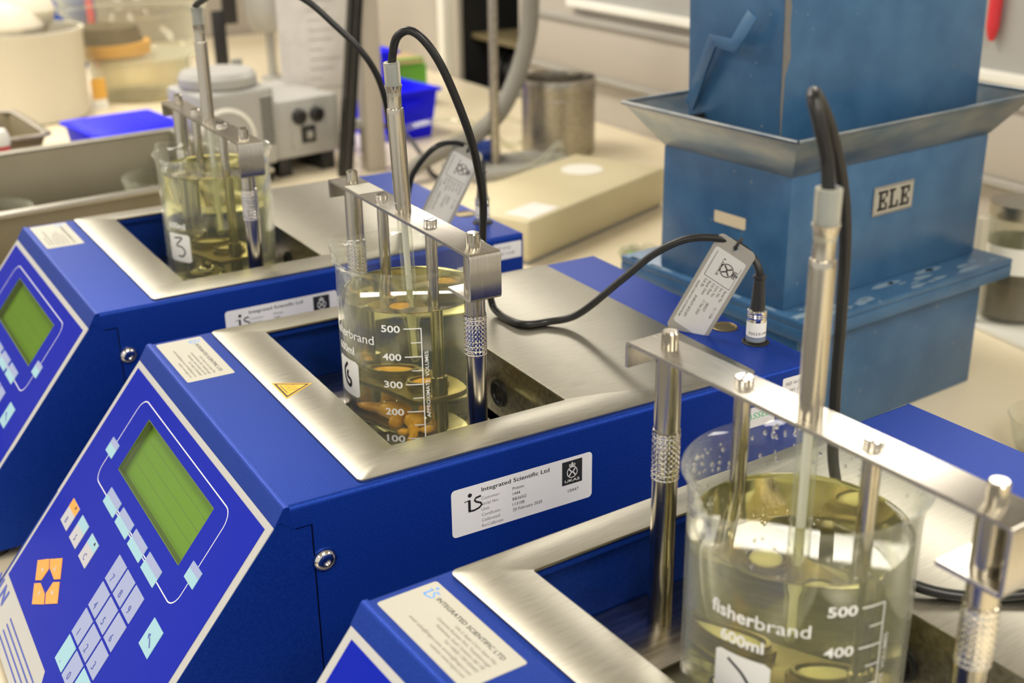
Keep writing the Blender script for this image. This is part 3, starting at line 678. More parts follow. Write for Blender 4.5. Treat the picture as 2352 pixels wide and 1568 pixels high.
# temperature probes with their cables
def make_probe(u, x, y, tilt, path, tagp, conn, label):
    root = empty('temperature_probe', (0, 0, 0), label=label, cat='probe', group='temperature probes hung through the frame bars')
    place(root, u, 0, 0, 180)
    X = T_(x, y, 98) @ Matrix.Rotation(tilt[0], 4, 'X') @ Matrix.Rotation(tilt[1], 4, 'Y') @ T_(0, 0, -98)
    a = MB(True); a.lathe([(0, 96), (5.0, 96), (5.0, 106), (5.15, 106.2), (5.15, 108), (5.15, 161), (5.15, 163.4), (4.9, 164), (4.35, 164.2), (4.3, 165), (4.3, 172), (4.7, 175), (5.4, 177.5), (4.9, 177.5), (4.0, 174), (0, 174)], seg=26, X=X); a.build('sheath', 'rod', root, smooth=35)
    a = MB(True); a.lathe([(4.3, 171), (4.9, 178), (5.0, 191), (4.2, 191.4), (3.0, 191), (2.9, 171)], seg=22, X=X, cap=False); a.build('sleeve', 'silicone', root)
    a = MB(True); a.lathe([(0, 170), (3.1, 170), (3.1, 190), (0, 190)], seg=16, X=X); a.build('sleeve_core', 'sleeve_core', root)
    a = MB(True); a.lathe([(4.4, 99), (4.4, 40), (4.2, 36), (2.6, 27), (2.4, 8), (1.2, 5.2), (0, 5)], seg=22, X=X); a.build('glass_stem', 'tube_glass', root, smooth=50)
    a = MB(True); a.lathe([(2.0, 100), (2.0, 30), (1.2, 26), (1.2, 9), (0, 9)], seg=14, X=X); a.build('inner_wire', 'white', root, smooth=50)
    top = X @ Vector((0, 0, 186))
    a = MB(True); a.tube([tuple(top)] + path, 2.55, 12, 0, 10); a.build('cable', 'cable', root, smooth=60)
    if conn:
        cx, cy = conn
        c = MB(True)
        c.lathe([(3.4, 47), (4.3, 46.6), (4.3, 45), (3.5, 44.4), (4.9, 24), (4.9, 22)], (cx, cy, 0), 24); c.build('strain_relief', 'black', root)
        c = MB(True); c.lathe([(5.2, 23.5), (6.3, 23.2), (6.5, 22)] + [(6.5 - (.35 if i % 2 else 0), 21.4 - i * .7) for i in range(6)] + [(6.4, 16.5), (6.4, 2), (5.4, .4), (0, .4)], (cx, cy, 0), 28); cn = c.build('connector', 'chrome', root, smooth=40)
        c = MB(True); rr = 6.5; c.lathe([(rr, 5.4), (rr, 15.5)], (cx, cy, 0), 28, cap=False); c.lathe([(6.45, 2), (6.45, 5)], (cx, cy, 0), 28, 2, cap=False)
        c.text('P3523/194', 2.6, None, 1, width=13, align='C', fn=lambda v: (cx + (rr + .1) * math.cos(R_(-118) + v[0] / rr), cy + (rr + .1) * math.sin(R_(-118) + v[0] / rr), 7.2 + v[1])); c.build('connector_band', ['white', 'ink', 'sleeve_core'], cn, smooth=40, recalc=False)
    if tagp:
        # flat tag hanging from the cable: origin at the hole, long axis down
        o, dn, sd = Vector(tagp[0]), Vector(tagp[1]).normalized(), Vector(tagp[2]); sd = (sd - dn * sd.dot(dn)).normalized(); nn = sd.cross(-dn)
        B = basis(o, sd, -dn, nn)
        W2 = 14.3; Ln_ = 75; outer = rrect(-W2, W2, -Ln_, 4, 4.0, 6); hole = [(1.9 * math.cos(math.atan2(p[1], p[0])), 1.9 * math.sin(math.atan2(p[1], p[0]))) for p in outer]
        c = MB(True); c.ring(outer, hole, -.3, .3, 0, B); tg = c.build('tag', 'tag_grey', root, smooth=30)
        c = MB(True); c.prism(rrect(-11.8, 11.8, -68, -5.5, 2), .3, .4, 0, B)
        Z = B @ T_(0, 0, .5) @ Matrix.Rotation(R_(-90), 4, 'Z')         # lines of writing run down the tag
        ukas(c, B @ T_(0, 0, .5) @ T_(9.5, -7.5, 0) @ Matrix.Rotation(R_(-90), 4, 'Z') @ T_(0, -14, 0), 18, 14, 1)
        c.line([(8.5, -20.8), (27, -20.8)], .01, 1, Z)
        c.line([(-9.2, -8), (-9.2, -27)], .35, 1, B @ T_(0, 0, .5)); c.line([(-9.2, -27.2), (10.5, -27.2)], .35, 1, B @ T_(0, 0, .5)); c.line([(10.4, -27.2), (10.4, -10)], .25, 1, B @ T_(0, 0, .5))
        for i, (t1, t2) in enumerate((('Serial No', '13 / 1336'), ('Inv. No', ''), ('Cert. No', '280327'), ('Cal. Date', '17 Feb 2025'), ('Recal. Date', ''), ('Cal. By', 'SHIRLEY BOLSEY'))):
            c.text(t1, 2.5, Z @ T_(29, 8.2 - i * 3.1, 0), 1); c.text(t2, 2.5, Z @ T_(43, 8.2 - i * 3.1, 0), 1) if t2 else None
        c.text('ENSURE CHAIN NOT CUT FROM PROBE', 2.0, Z @ T_(33, -10.6, 0), 1, width=30)
        c.build('tag_sticker', ['tag_white', 'ink'], tg, smooth=0)
        c = MB(True); c.tube([tuple(o + nn * 1.5), tuple(o + nn * 2 - dn * 3), tuple(o - dn * 6 + nn * .8), tuple(o - dn * 6.5 - nn * 2.5), tuple(o - dn * 3 - nn * 3), tuple(o - nn * 1.2), tuple(o + nn * 1.5)], 1.0, 8, 0, 6); c.build('cable_tie', 'black', tg)
    return root
make_probe(1, 140, 137, (0, 0), [(140, 139, 200), (137, 141, 213), (138, 146, 222.5), (148, 154, 221), (165, 161, 205), (180, 166, 180), (187, 168, 155), (190, 169, 120), (191, 169, 80), (192, 166, 45), (194, 150, 16), (203, 120, 5.5), (236, 94, 4.5), (290, 70, 14), (330, 52, 40), (345, 47, 52), (347.5, 46, 44)], None, (347.5, 46), 'temperature probe over the nearest beaker, its black cable looping tightly upwards')
make_probe(2, 138.5, 139, (0, R_(-2.0)), [(136, 138, 196), (137, 133, 206), (142, 126, 210), (149, 119, 203), (158, 114, 185), (172, 114, 150), (185, 126, 120), (194, 138, 95), (207, 163, 58), (222, 182, 15), (224, 174, 4.6), (227, 148, 4.4), (245, 141, 4.6), (262, 129, 11), (285, 111, 37), (300, 98, 55), (315, 85, 66), (330, 73, 68), (340, 63, 65), (346, 53, 58), (347.5, 47, 50), (347.5, 46, 44)],
           ((338, 60, 63), (-17, 24, -60), (15, -25, -5)), (347.5, 46), 'temperature probe over the middle beaker, calibration tag tied to its cable')
make_probe(3, 140, 137, (0, 0), [(139, 137, 192), (142, 116, 200), (150, 88, 212), (170, 48, 214), (190, 31, 203), (205, 19, 187), (225, 4, 161), (240, 8, 132), (254, 26, 88), (272, 56, 34), (280, 70, 10), (284, 66, 26), (290, 62, 50), (305, 52, 71), (328, 57, 72), (343, 56, 64), (350.5, 50, 52), (347.5, 46, 44)],
           ((338, 52, 64), (-26, 14, -58), (14, -16, -3)), (347.5, 46), 'temperature probe over the farthest beaker, cable arching out of the picture')

# ------------------------------------------------------------------ blue sample divider
TH = R_(5.3)
ele = empty('sample_divider', (.510, .195, 0), TH, label='tall worn blue metal sample divider with flared grey collar and ELE plate', cat='sample divider')
b = MB()
b.box(-.005, .247, -.023, .190, 0, .116, 0); b.build('receiver_box', 'ele_blue', ele, bevel=.002)
b = MB(); b.box(-.008, .275, -.034, .200, .116, .122, 0); b.box(-.008, .275, -.034, -.031, .104, .116, 0); b.box(-.008, -.005, -.034, .200, .104, .116, 0); b.box(.272, .275, -.034, .200, .104, .116, 0); b.build('plinth', 'ele_blue', ele, bevel=.0012)
LX, LY = .262, .153
b = MB(); b.box(0, LX, 0, LY, .122, .2365, 0); b.build('lower_box', 'ele_blue', ele, bevel=.0015)
def frustum(mb, r0, z0, r1, z1, t=.0012, mi=0):
    def q(r, z): return [(r[0], r[2], z), (r[1], r[2], z), (r[1], r[3], z), (r[0], r[3], z)]
    g = lambda r, d: (r[0] + d, r[1] - d, r[2] + d, r[3] - d)
    V = q(r0, z0) + q(r1, z1) + q(g(r0, t), z0) + q(g(r1, t), z1); F = []
    for i in range(4):
        j = (i + 1) % 4; F += [(i, j, 4 + j, 4 + i), (8 + i, 12 + i, 12 + j, 8 + j), (4 + i, 4 + j, 12 + j, 12 + i), (i, 8 + i, 8 + j, j)]
    mb.add(V, F, mi)
b = MB(); d = .027; frustum(b, (0, LX, 0, LY), .2365, (-d, LX + d, -d, LY + d), .274); b.build('flared_collar', 'ele_grey', ele, bevel=.0005)
b = MB(); rm = [(-d, -d), (LX + d, -d), (LX + d, LY + d), (-d, LY + d)]
for i in range(4): p, q = rm[i], rm[(i + 1) % 4]; b.tube([(p[0], p[1], .274), (q[0], q[1], .274)], .0019, 8, 0, 0)
b.build('collar_rim', 'ele_grey', ele)
b = MB(); i0 = .013; b.box(i0, LX - .008, i0, LY - .022, 0, .23); rz_ = R_(-3.6); ub = b.build('upper_chute', 'ele_blue', ele, bevel=.001, loc=(LX / 2 - .131 * math.cos(rz_) + .0765 * math.sin(rz_) + .002, LY / 2 - .131 * math.sin(rz_) - .0765 * math.cos(rz_) + .004, .238), rot=(0, R_(-2.0), rz_))
# worn corner and lever
b = MB()
b.add([(i0 - .0006, i0 - .0006, .03), (i0 + .0012, i0 - .0006, .075), (i0 + .0065, i0 - .0006, .090), (i0 + .0045, i0 - .0006, .115), (i0 + .0055, i0 - .0006, .13), (i0 + .0012, i0 - .0006, .145), (i0 + .0016, i0 - .0006, .23), (i0 - .0006, i0 - .0006, .23)], [tuple(range(8))])
b.add([(i0 - .0006, i0 - .0006, .0), (i0 - .0006, i0 - .0006, .23), (i0 - .0006, i0 + .002, .23), (i0 - .0006, i0 + .001, .12), (i0 - .0006, i0 + .0016, .05)], [tuple(range(5))])
b.build('worn_corner', 'chip', ub, smooth=0)
lv = [(-.003, .124, .034), (-.012, .084, .097), (-.022, .047, .098), (-.016, .032, .124)]
b = MB(); V = []; F = []
for i, p in enumerate(lv):
    a_ = Vector(lv[max(i - 1, 0)]); c_ = Vector(lv[min(i + 1, 3)]); t_y, t_z = c_.y - a_.y, c_.z - a_.z; l_ = math.hypot(t_y, t_z); ny, nz = -t_z / l_ * .006, t_y / l_ * .006
    for sg in (-1, 1):
        for dx in (0, -.0025): V.append((i0 + p[0] + dx, p[1] + sg * ny, p[2] + sg * nz))
for i in range(3):
    a, c = 4 * i, 4 * i + 4; F += [(a, a + 2, c + 2, c), (a + 1, c + 1, c + 3, a + 3), (a, c, c + 1, a + 1), (a + 2, a + 3, c + 3, c + 2)]
F += [(0, 1, 3, 2), (12, 14, 15, 13)]
b.add(V, F); b.build('lever', 'ele_blue', ub, bevel=.0004)
b = MB(); b.box(i0 - .014, i0, .108, .111, .018, .030); b.tube([(i0 - .012, .110, .026), (i0 - .006, .135, .020)], .0016, 8, 0, 0); b.build('lever_bracket', 'black', ub)
b = MB(); X = basis((.104, -.0006, .1855), (1, 0, 0), (0, 0, 1), (0, -1, 0)); b.prism([(0, 0), (.053, 0), (.053, .0255), (0, .0255)], 0, .0008, 0, X)
def slab(ch, x0):          # slab-serif letters
    w_, h_, t = .0125, .0175, .0034
    Y = X @ T_(x0, .004, .0009)
    R = [(0, .0045 + .0005, 0, h_)] if False else [(.0018, .0018 + t, 0, h_)]
    R += [(0, w_, 0, .0024), (w_ - .0022, w_, 0, .0062)]
    if ch == 'E': R += [(0, w_, h_ - .0024, h_), (w_ - .0022, w_, h_ - .006, h_), (.0018, .0085, h_ * .5 - .0012, h_ * .5 + .0012), (.0075, .0092, h_ * .5 - .003, h_ * .5 + .003)]
    else: R += [(0, .0078, h_ - .0022, h_)]
    for (x0_, x1_, y0_, y1_) in R: b.prism([(x0_, y0_), (x1_, y0_), (x1_, y1_), (x0_, y1_)], 0, .0003, 1, Y)
for k, ch in enumerate('ELE'): slab(ch, .0052 + k * .0149)
b.line([(.001, .001), (.052, .001), (.052, .0245), (.001, .0245)], .0006, 1, X @ T_(0, 0, .001), True)
b.build('name_plate', [mat('plate_metal', (.42, .41, .36), .4, .3), 'ink'], ele, smooth=0)
b = MB(); b.prism(rrect(-.0849, -.0478, .1812, .1915, .0012), 0, .0006, 0, basis((-.0003, 0, 0), (0, -1, 0), (0, 0, 1), (-1, 0, 0))); b.build('paper_label', mat('tan_label', (.66, .56, .38), .6), ele, smooth=0)
b = MB(); rnd = random.Random(5)
for i in range(26):
    x = rnd.uniform(.0, .26); y = -.0315 + rnd.random() ** 2 * .026; s_ = rnd.uniform(.004, .016)
    b.prism([(x + s_ * math.cos(a) * rnd.uniform(.6, 1.2), y + s_ * .28 * math.sin(a) * rnd.uniform(.6, 1.2)) for a in [k * .785 for k in range(8)]], .1221, .1224)
for i in range(12):
    x = -.0045; y = rnd.uniform(.0, .19)
    b.prism([(x + .0022 * math.cos(a), y + rnd.uniform(.005, .014) * math.sin(a)) for a in [k * .785 for k in range(8)]], .1221, .1224)
o = b.build('dust_patches', 'dust', ele, smooth=0); o['kind'] = 'stuff'

# ------------------------------------------------------------------ things behind the testers
def thing(name, mb, mats, label, cat, group=None, loc=None, rot=None, **k):
    o = mb.build(name, mats, None, loc=loc, rot=rot, **k); return tag(o, label, cat, group)
# cream instrument case
cc = empty('instrument_case', (.579, .724, 0), R_(22.9), label='long cream plastic instrument case lying behind the middle tester', cat='case')
b = MB(); b.box(0, .332, 0, .155, .006, .058); b.build('shell', 'box_cream', cc, bevel=.004, seg=3)
b = MB(); b.box(.004, .328, .004, .151, 0, .008); b.build('base_tray', 'grey_dev2', cc)
b = MB(); b.lathe([(.030, 0), (.030, .0008), (0, .0008)], (0, 0, 0), 32); b.build('oval_label', 'white', cc, loc=(.255, .092, .058), smooth=0)
b = MB(); b.box(.012, .075, .006, .048, .058, .0586); b.build('paper_label', 'paper', cc, smooth=0)
# perforated steel canister
cn = empty('perforated_canister', (.945, 1.235, 0), label='perforated steel canister with rolled rim standing near the partition', cat='canister')
b = MB(); b.lathe([(0, .001), (.060, .001), (.0625, .003), (.0625, .118), (.061, .118), (.061, .004), (0, .004)], seg=48); b.build('mesh_wall', 'perf', cn, smooth=40)
b = MB(); b.lathe([(.0605, .112), (.0645, .113), (.0650, .119), (.0635, .126), (.0615, .127), (.0605, .120), (.0605, .112)], seg=48, cap=False); b.lathe([(.0630, .092), (.0636, .094), (.0630, .096)], seg=48, cap=False); b.build('rim', 'steel_dark', cn, smooth=40)
b = MB(); b.box(.018, .046, -.008, .008, .124, .131); b.build('clip', 'steel', cn, bevel=.001)
# retort stand
rs = empty('retort_stand', (.785, 1.172, 0), label='thin steel retort stand rising in front of the dark opening', cat='stand')
b = MB(); b.cyl((0, 0), .0075, .012, .62, 18); b.build('rod', 'steel_dark', rs)
b = MB(); b.box(-.07, .13, -.055, .055, 0, .012); b.build('base_plate', 'grey_dev2', rs, bevel=.003)
# grey lay-flat hose hanging past the stand
b = MB(); hp_ = [(.905, 1.20, .62), (.885, 1.20, .42), (.872, 1.20, .28), (.866, 1.20, .21), (.845, 1.20, .145), (.806, 1.195, .088), (.752, 1.19, .055), (.70, 1.185, .042), (.66, 1.18, .030), (.62, 1.17, .016)]
b.tube(hp_, .0145, 12, 0, 6, rfn=lambda t: 1.0 if t < .55 else 1.0 - (t - .55) * .5); thing('grey_hose', b, 'hose', 'wide grey hose curving down behind the retort stand', 'hose')
# tangled clear tubing
for i, pts in enumerate([[(.62, 1.34, .006), (.70, 1.33, .05), (.76, 1.25, .072), (.80, 1.20, .05), (.84, 1.14, .012), (.90, 1.10, .006)], [(.80, 1.38, .006), (.86, 1.40, .02), (.93, 1.42, .03), (.97, 1.36, .012), (.90, 1.30, .006), (.84, 1.34, .006)], [(.74, 1.10, .006), (.80, 1.07, .03), (.86, 1.10, .05), (.88, 1.13, .02), (.84, 1.17, .006)]]):
    b = MB(); b.tube(pts, .0045, 8, 0, 8)
    thing('clear_tube', b, 'clear', ('clear plastic tube arching behind the middle probe cable', 'clear plastic tube coiled in front of the perforated canister', 'clear plastic tube looped beside the cream case')[i], 'tube', 'loose tubing on the bench')
# stacked blue bins
def bin_(name, loc, rz, L_, W_, H_, label, m='bin_blue'):
    r = empty(name, loc, rz, label=label, cat='bin', group='blue plastic storage bins')
    b = MB(); t = .003
    o0 = (0, L_, 0, W_); frustum(b, (.012, L_ - .012, .008, W_ - .008), 0, (0, L_, 0, W_), H_, t); b.box(.012, L_ - .012, .008, W_ - .008, 0, t); b.build('body', m, r, bevel=.001)
    b = MB(); b.ring([(-.006, -.006), (L_ + .006, -.006), (L_ + .006, W_ + .006), (-.006, W_ + .006)], [(t, t), (L_ - t, t), (L_ - t, W_ - t), (t, W_ - t)], H_ - .006, H_); b.build('lip', m, r, bevel=.0015)
    b = MB(); b.box(L_ * .3, L_ * .7, -.010, -.002, H_ * .55, H_ * .80); b.build('card_holder', m, r, bevel=.001)
    return r
bin_('storage_bin', (.715, 1.44, 0), R_(8), .115, .15, .088, 'bright blue storage bin behind the middle probe, under a green packet')
bin_('storage_bin', (.72, 1.60, 0), R_(4), .10, .13, .135, 'taller bright blue storage bin behind the first, half hidden by the probe')
bin_('storage_bin', (.72, 1.225, 0), R_(-28), .085, .075, .030, 'shallow navy tray lying by the clear tubing', 'navy')
lb_ = bin_('storage_bin', (.205, 1.325, .0), R_(8), .135, .15, .098, 'bright blue lidded storage bin behind the steel trough')
b = MB(); b.box(.0, .135, .0, .15, .0975, .0995); b.build('lid', 'bin_blue', lb_, bevel=.0008)
b = MB(); b.box(.86, .94, 1.72, 1.80, .0, .085, 0); b.box(.85, .93, 1.71, 1.79, .085, .100, 1); thing('green_packet', b, ['green', 'tan'], 'green packet with tan top behind the blue bins', 'packet', bevel=.004)
# grey bench centrifuge-like device
dv = empty('grey_apparatus', (.472, 1.300, 0), R_(10), label='grey enamel bench apparatus with round lid, side vents and two black fuse holders', cat='apparatus')
b = MB(); b.prism(rrect(-.125, .0, .0, .125, .014), .03, .150); b.build('main_housing', 'grey_dev', dv, bevel=.006, seg=3)
b = MB(); b.box(.0, .118, .012, .19, .03, .122); b.build('rear_housing', 'grey_dev', dv, bevel=.004)
b = MB(); b.box(-.115, -.01, .012, .115, .0, .031, 0); b.box(.006, .030, .02, .18, 0, .031, 0); b.box(.085, .11, .02, .18, 0, .031, 0); b.build('black_base', 'black', dv, bevel=.002)
b = MB(); b.lathe([(.0, .0), (.056, .0), (.060, .004), (.060, .016), (.054, .024), (.02, .028), (0, .028)], seg=44); b.build('round_lid', 'grey_dev', dv, loc=(-.064, .064, .150), smooth=35)
b = MB(); b.prism([(x, z) for x, z in ((-.006, 0), (.012, 0), (.012, .010), (-.006, .004))], -.03, .03); b.build('lid_latch', 'grey_dev2', dv, loc=(-.012, .10, .150))
for i in range(11):
    b = MB(); b.box(-.030, -.009, -.0008, .002, .062 + i * .0068, .0655 + i * .0068); b.build('vent_slot', 'black', dv, smooth=0)
b = MB(); b.box(.028, .092, .0105, .013, .045, .112); b.build('inlet_plate', 'grey_dev', dv, bevel=.001)
for x in (.042, .074):
    b = MB(); b.lathe([(.0125, 0), (.0125, .006), (.010, .009), (.004, .009), (.004, .006), (0, .006)], seg=24, X=basis((x, .0105, .095), (1, 0, 0), (0, 0, 1), (0, -1, 0))); b.build('fuse_holder', 'black', dv)
b = MB(); b.box(.045, .069, .006, .012, .052, .078); b.box(.051, .063, .004, .007, .058, .072, 1); b.build('power_inlet', ['black', 'grey_dev2'], dv, bevel=.001)
b = MB(); b.lathe([(.050, 0), (.050, .002), (.044, .004), (.044, .0), (0, .0)], seg=40, X=basis((-.092, -.0005, .078), (1, 0, 0), (0, 0, 1), (0, -1, 0))); b.build('door_ring', 'white', dv, smooth=30)
b = MB(); b.lathe([(.043, .0005), (.043, .0025), (0, .0025)], seg=40, X=basis((-.092, -.0005, .078), (1, 0, 0), (0, 0, 1), (0, -1, 0))); b.build('door_face', 'grey_dev', dv, smooth=30)
b = MB(); b.lathe([(.006, 0), (.006, .004), (0, .004)], seg=20, X=basis((-.075, -.003, .045), (1, 0, 0), (0, 0, 1), (0, -1, 0))); b.build('indicator', 'red', dv)
# mains lead of that device with its grey gland
ld = empty('mains_lead', (.590, 1.300, .078), label='black lead with ribbed grey gland leaving the grey apparatus', cat='cable')
b = MB(); b.lathe([(.008, 0), (.008, .004)] + [(.0105 if i % 2 else .0085, .004 + i * .005) for i in range(8)] + [(.006, .046)], seg=18, X=basis((-.008, 0, 0), (0, 0, 1), (0, 1, 0), (1, 0, -.12))); b.build('gland', 'grey_dev', ld)
b = MB(); b.tube([(.03, 0, -.004), (.05, -.01, -.006), (.075, -.05, -.020), (.082, -.09, -.045), (.085, -.12, -.070), (.10, -.13, -.073), (.16, -.10, -.073)], .0035, 8); b.build('cord', 'cable', ld)
# upright frame: grey column and leaning black rail
b = MB(); b.box(.608, .640, 1.275, 1.305, 0, .75); thing('grey_column', b, 'trunk', 'plain grey beige upright column beside the grey apparatus', 'column', bevel=.002)
b = MB(); b.add([(.556, 1.268, 0), (.566, 1.268, 0), (.566, 1.282, 0), (.556, 1.282, 0), (.646, 1.268, .70), (.656, 1.268, .70), (.656, 1.282, .70), (.646, 1.282, .70)], [(3, 2, 1, 0), (4, 5, 6, 7), (0, 1, 5, 4), (1, 2, 6, 5), (2, 3, 7, 6), (3, 0, 4, 7)], 0)
b.add([(.570, 1.268, 0), (.577, 1.268, 0), (.577, 1.282, 0), (.570, 1.282, 0), (.660, 1.268, .70), (.667, 1.268, .70), (.667, 1.282, .70), (.660, 1.282, .70)], [(3, 2, 1, 0), (4, 5, 6, 7), (0, 1, 5, 4), (1, 2, 6, 5), (2, 3, 7, 6), (3, 0, 4, 7)], 0)
b.add([(.565, 1.274, 0), (.571, 1.274, 0), (.571, 1.282, 0), (.565, 1.282, 0), (.655, 1.274, .70), (.661, 1.274, .70), (.661, 1.282, .70), (.655, 1.282, .70)], [(3, 2, 1, 0), (4, 5, 6, 7), (0, 1, 5, 4), (1, 2, 6, 5), (2, 3, 7, 6), (3, 0, 4, 7)], 1)
thing('black_rail', b, ['cable', 'grey_dev2'], 'leaning black grooved rail next to the hanging sheets', 'rail')
# clipped sheets
cb = empty('hanging_sheets', (.540, 1.46, .002), R_(-6), label='white printed sheets clipped to an upright board behind the grey apparatus', cat='papers')
b = MB(); b.box(.0, .062, 0, .0012, .0, .38); b.build('sheet', 'paper', cb, smooth=0)
b = MB(); b.box(.002, .122, .0012, .005, .0, .40); b.build('backing_board', 'grey_dev2', cb, bevel=.001)
b = MB(); b.box(.040, .125, -.003, .0, .030, .38); b.build('sheet', 'paper', cb, smooth=0)
b = MB(); rnd = random.Random(9)
for i in range(20): z = .06 + i * .016; b.box(.050, .050 + rnd.uniform(.02, .06), -.0032, -.0029, z, z + .0012)
b.build('print_lines', 'grey_ink', cb, smooth=0)
b = MB(); b.box(.04, .09, -.008, .006, .262, .276); b.build('clip', 'grey_dev2', cb, bevel=.001)
# hanging translucent roll + strap
b = MB(); b.lathe([(.030, 0), (.030, .004), (.010, .008), (.010, .104), (.035, .108), (.047, .125), (.050, .16), (.050, .52), (0, .52)], (.785, 2.20, 0), 30); thing('grey_drum', b, 'grey_dev', 'pale grey rounded drum behind the hanging sheets', 'drum', smooth=50)
b = MB(); b.box(.655, .684, 2.195, 2.205, .0, .16); b.box(.680, .712, 2.193, 2.203, .13, .5); thing('black_strap', b, 'black', 'black strap hanging behind the clear tubs', 'strap', bevel=.001)
# dark equipment cabinet in the opening of the partition
cbn = empty('open_cabinet', (1.157, 1.695, -.04), label='dark open cabinet with a grey shelf seen through the partition', cat='cabinet')
b = MB(); b.box(.0, .42, -.005, .275, 0, .004); b.box(.40, .42, -.005, .275, 0, .6); b.box(0, .42, -.005, .0, 0, .6); b.box(0, .42, .272, .277, 0, .6); b.box(0, .42, -.005, .275, .6, .604); b.build('carcass', 'hole', cbn)
b = MB(); b.box(.02, .40, .0, .272, .126, .138); b.build('shelf', 'tray', cbn, bevel=.001)
b = MB(); rnd = random.Random(2)
for i in range(7): b.tube([(.04 + rnd.uniform(0, .1), .03 + i * .032, .006), (.06, .03 + i * .03, .05 + rnd.uniform(0, .05)), (.10, .05 + i * .03, .09), (.15, .06 + i * .028, .02)], .010, 8)
o = b.build('cable_bundle', 'black', cbn); o['kind'] = 'stuff'
# whiteboard on the partition
wb = empty('whiteboard', (1.140, .30, .205), label='white framed board fixed to the partition above the trunking', cat='whiteboard')
b = MB(); b.box(-.018, 0, 0, 1.19, 0, .014); b.box(-.018, 0, 0, 1.19, .386, .40); b.box(-.018, 0, 0, .014, .014, .386); b.box(-.018, 0, 1.176, 1.19, .014, .386); b.build('frame', 'white', wb, bevel=.002)
b = MB(); b.box(-.006, 0, .014, 1.176, .014, .386); b.build('board_face', 'grey_dev', wb, smooth=0)
b = MB(); b.tube([(1.1265, .517, .272), (1.1265, .517, .36)], .008, 12, 0, 0); b.lathe([(.003, .255), (.006, .262), (.008, .273)], (1.1265, .517, 0), 12); thing('red_marker', b, 'red', 'red marker tube hung on the partition beside the divider', 'marker')
# steel trough, dishes in it
tr = empty('steel_trough', (-.45, .905, 0), R_(6.2), label='long dull steel trough behind the farthest tester', cat='trough')
b = MB(); t = .0015; Lt, Wt, Ht = .79, .31, .10
frustum(b, (.02, Lt - .02, .02, Wt - .02), .004, (0, Lt, 0, Wt), Ht, t); b.box(.02, Lt - .02, .02, Wt - .02, .002, .004); b.build('basin', 'trough', tr, bevel=.0008)
b = MB(); b.ring([(-.012, -.012), (Lt + .012, -.012), (Lt + .012, Wt + .012), (-.012, Wt + .012)], [(t, t), (Lt - t, t), (Lt - t, Wt - t), (t, Wt - t)], Ht - .001, Ht + .004); b.build('rim', 'steel', tr, bevel=.0015)
def dish(loc, r, h, label, grp):
    b = MB(); b.lathe([(0, 0), (r * .72, 0), (r * .80, .004), (r * .93, h * .8), (r, h), (r * .985, h + .001), (r * .91, h * .8), (r * .78, .006), (0, .003)], seg=40, cap=False)
    return thing('glass_dish', b, 'clear', label, 'dish', grp, loc=loc, smooth=50)
dish((.225, 1.075, .006), .050, .085, 'clear glass dish in the trough behind the farthest beaker', 'glass dishes')
dish((.010, 1.075, .006), .052, .072, 'clear glass dish at the trough end near the picture edge', 'glass dishes')
# dark tin, red capped pot, black cup
tn = empty('baking_tin', (-.035, 1.395, .04), R_(4), label='brown stained baking tin behind the trough', cat='tin')
b = MB(); frustum(b, (.02, .16, .02, .20), 0, (0, .18, 0, .22), .055, .002); b.box(.02, .16, .02, .20, 0, .003); b.build('pan', 'tray', tn, bevel=.001)
b = MB(); b.ring(rrect(-.010, .19, -.010, .23, .02), rrect(.002, .178, .002, .218, .016), .053, .057); b.build('rolled_edge', 'steel_dark', tn, bevel=.001)
b = MB(); b.box(.02, .16, .02, .20, -.04, 0); b.build('tin_block', 'black', tn)
b = MB(); b.lathe([(0, 0), (.014, 0), (.014, .104), (0, .104)], seg=20, mi=0); b.lathe([(.015, .104), (.015, .118), (.011, .126), (0, .128)], seg=20, mi=1); thing('red_pot', b, ['red', 'white'], 'small red pot with white cap beside the baking tin', 'pot', loc=(.066, 1.325, .0))
b = MB(); b.lathe([(.030, 0), (.036, .06), (.034, .06), (.028, .004), (0, .004)], seg=28); thing('black_cup', b, 'black', 'black cup lying behind the farthest ring frame', 'cup', loc=(.352, 1.47, .0))
# white bucket with bag, clear tubs
bk = empty('white_bucket', (.235, 2.06, 0), label='large off white plastic bucket at the far end of the bench', cat='bucket')
b = MB(); b.lathe([(0, 0), (.100, 0), (.106, .004), (.112, .16), (.116, .165), (.116, .172), (.108, .172), (.102, .01), (0, .008)], seg=48); b.build('pail', 'bucket', bk, smooth=40)
b = MB(); rnd = random.Random(4)
for i in range(9): a = i * .7; b.ball((.05 * math.cos(a) - .03, .05 * math.sin(a), .185 + rnd.uniform(-.01, .03)), rnd.uniform(.035, .06), 12, 0, (1, 1, .8))
b.build('crumpled_bag', 'bag', bk)
b = MB(); b.box(-.118, -.108, -.06, -.02, .02, .11); b.build('side_strap', 'ochre', bk)
def tub(loc, prof, label):
    b = MB(); b.lathe(prof, seg=56, cap=False); return thing('clear_tub', b, 'frosted', label, 'tub', 'clear tubs', loc=loc, smooth=40)
tub((.480, 2.17, 0), [(0, 0), (.098, 0), (.102, .004), (.106, .078), (.110, .080), (.110, .084), (.104, .084), (.099, .006), (0, .003)], 'lower clear plastic tub under the larger tub')
tub((.480, 2.17, .086), [(0, 0), (.124, 0), (.128, .004), (.142, .090), (.150, .092), (.153, .100), (.150, .112), (.155, .120), (.152, .14), (.14, .16), (0, .165)], 'larger clear plastic tub stacked on the lower one')
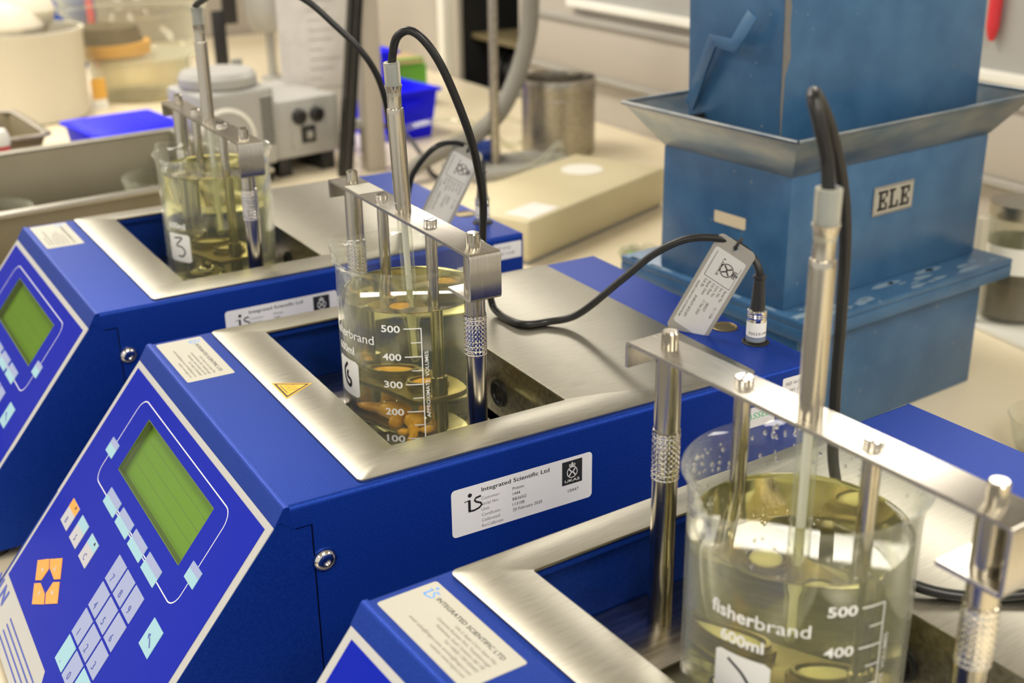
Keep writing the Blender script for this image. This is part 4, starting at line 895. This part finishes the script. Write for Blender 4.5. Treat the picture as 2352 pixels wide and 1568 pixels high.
b = MB(); b.lathe([(0, .006), (.08, .006), (.082, .030), (.0, .036)], (.425, 2.17, .088), 40, 0); b.lathe([(0, .036), (.075, .030), (.065, .062), (0, .068)], (.418, 2.17, .088), 40, 1); thing('brown_grit', b, ['ochre', 'brown'], 'ochre and brown grit heaped inside the larger clear tub', 'grit')
b = MB(); b.box(.352, .380, 2.06, 2.064, .02, .062, 0); b.box(.352, .380, 2.06, 2.064, 0, .02, 1); thing('ochre_card', b, ['ochre', 'white'], 'upright ochre card between bucket and lower tub', 'card')
b = MB(); b.box(.30, .50, 2.62, 2.80, 0, .17); thing('blue_crate', b, 'navy', 'dull blue crate standing far behind the bucket', 'crate', bevel=.004)
b = MB(); b.box(.475, .49, 2.60, 2.615, 0, .16); thing('red_folder', b, 'red', 'thin red folder next to the dull blue crate', 'folder', bevel=.002)
# right-hand side: board with glass jars, dish
b = MB(); b.box(0, .22, 0, .30, 0, .006); thing('white_board', b, 'white', 'thin white board lying on the bench beyond the divider', 'board', loc=(.845, .02, 0), rot=(0, 0, R_(-6)), bevel=.001)
def jar(loc, r, h, label):
    j = empty('glass_jar', loc, label=label, cat='jar', group='jars beyond the divider')
    b = MB(); b.lathe([(0, 0), (r * .95, 0), (r, .003), (r, h * .86), (r * .9, h * .93), (r * .9, h), (r * .86, h), (r * .86, h * .9), (r * .94, h * .84), (r * .94, .006), (0, .004)], seg=36, cap=False); b.build('glass_wall', 'clear', j, smooth=40)
    b = MB(); b.lathe([(0, .005), (r * .92, .005), (r * .92, h * .33), (0, h * .35)], seg=30); b.build('dark_contents', 'brown', j)
    b = MB(); b.lathe([(r * .93, h * .90), (r * .96, h * .92), (r * .96, h * 1.02), (0, h * 1.04)], seg=30); b.build('lid', 'steel', j, smooth=40)
    b = MB(); b.lathe([(r * 1.01, h * .45), (r * 1.01, h * .68)], seg=30, cap=False); b.build('paper_band', 'white', j)
jar((.925, .285, .006), .036, .125, 'lidded glass jar with dark contents behind the divider')
jar((.965, .175, .006), .036, .12, 'second lidded glass jar, cut by the picture edge')
b = MB(); b.box(.0, .012, 0, .012, 0, .115); thing('cream_block', b, 'bucket', 'slim cream upright block between divider and jar', 'block', loc=(.872, .292, .006), bevel=.002)
dish((.700, .060, 0), .036, .030, 'low glass dish on the bench behind the nearest tester', 'glass dishes')
# crumpled wrapper next to the divider
b = MB(); rnd = random.Random(8)
for i in range(7): b.ball((rnd.uniform(0, .05), rnd.uniform(0, .03), rnd.uniform(.006, .02)), rnd.uniform(.008, .016), 8, 0, (1, 1, .8))
b.ball((.004, -.006, .008), .009, 8, 1); b.ball((-.004, .0, .012), .008, 8, 2)
thing('crumpled_wrapper', b, ['clear', 'yellow', 'green'], 'crumpled clear wrapper with yellow and green print beside the divider', 'wrapper', loc=(.690, .655, 0))
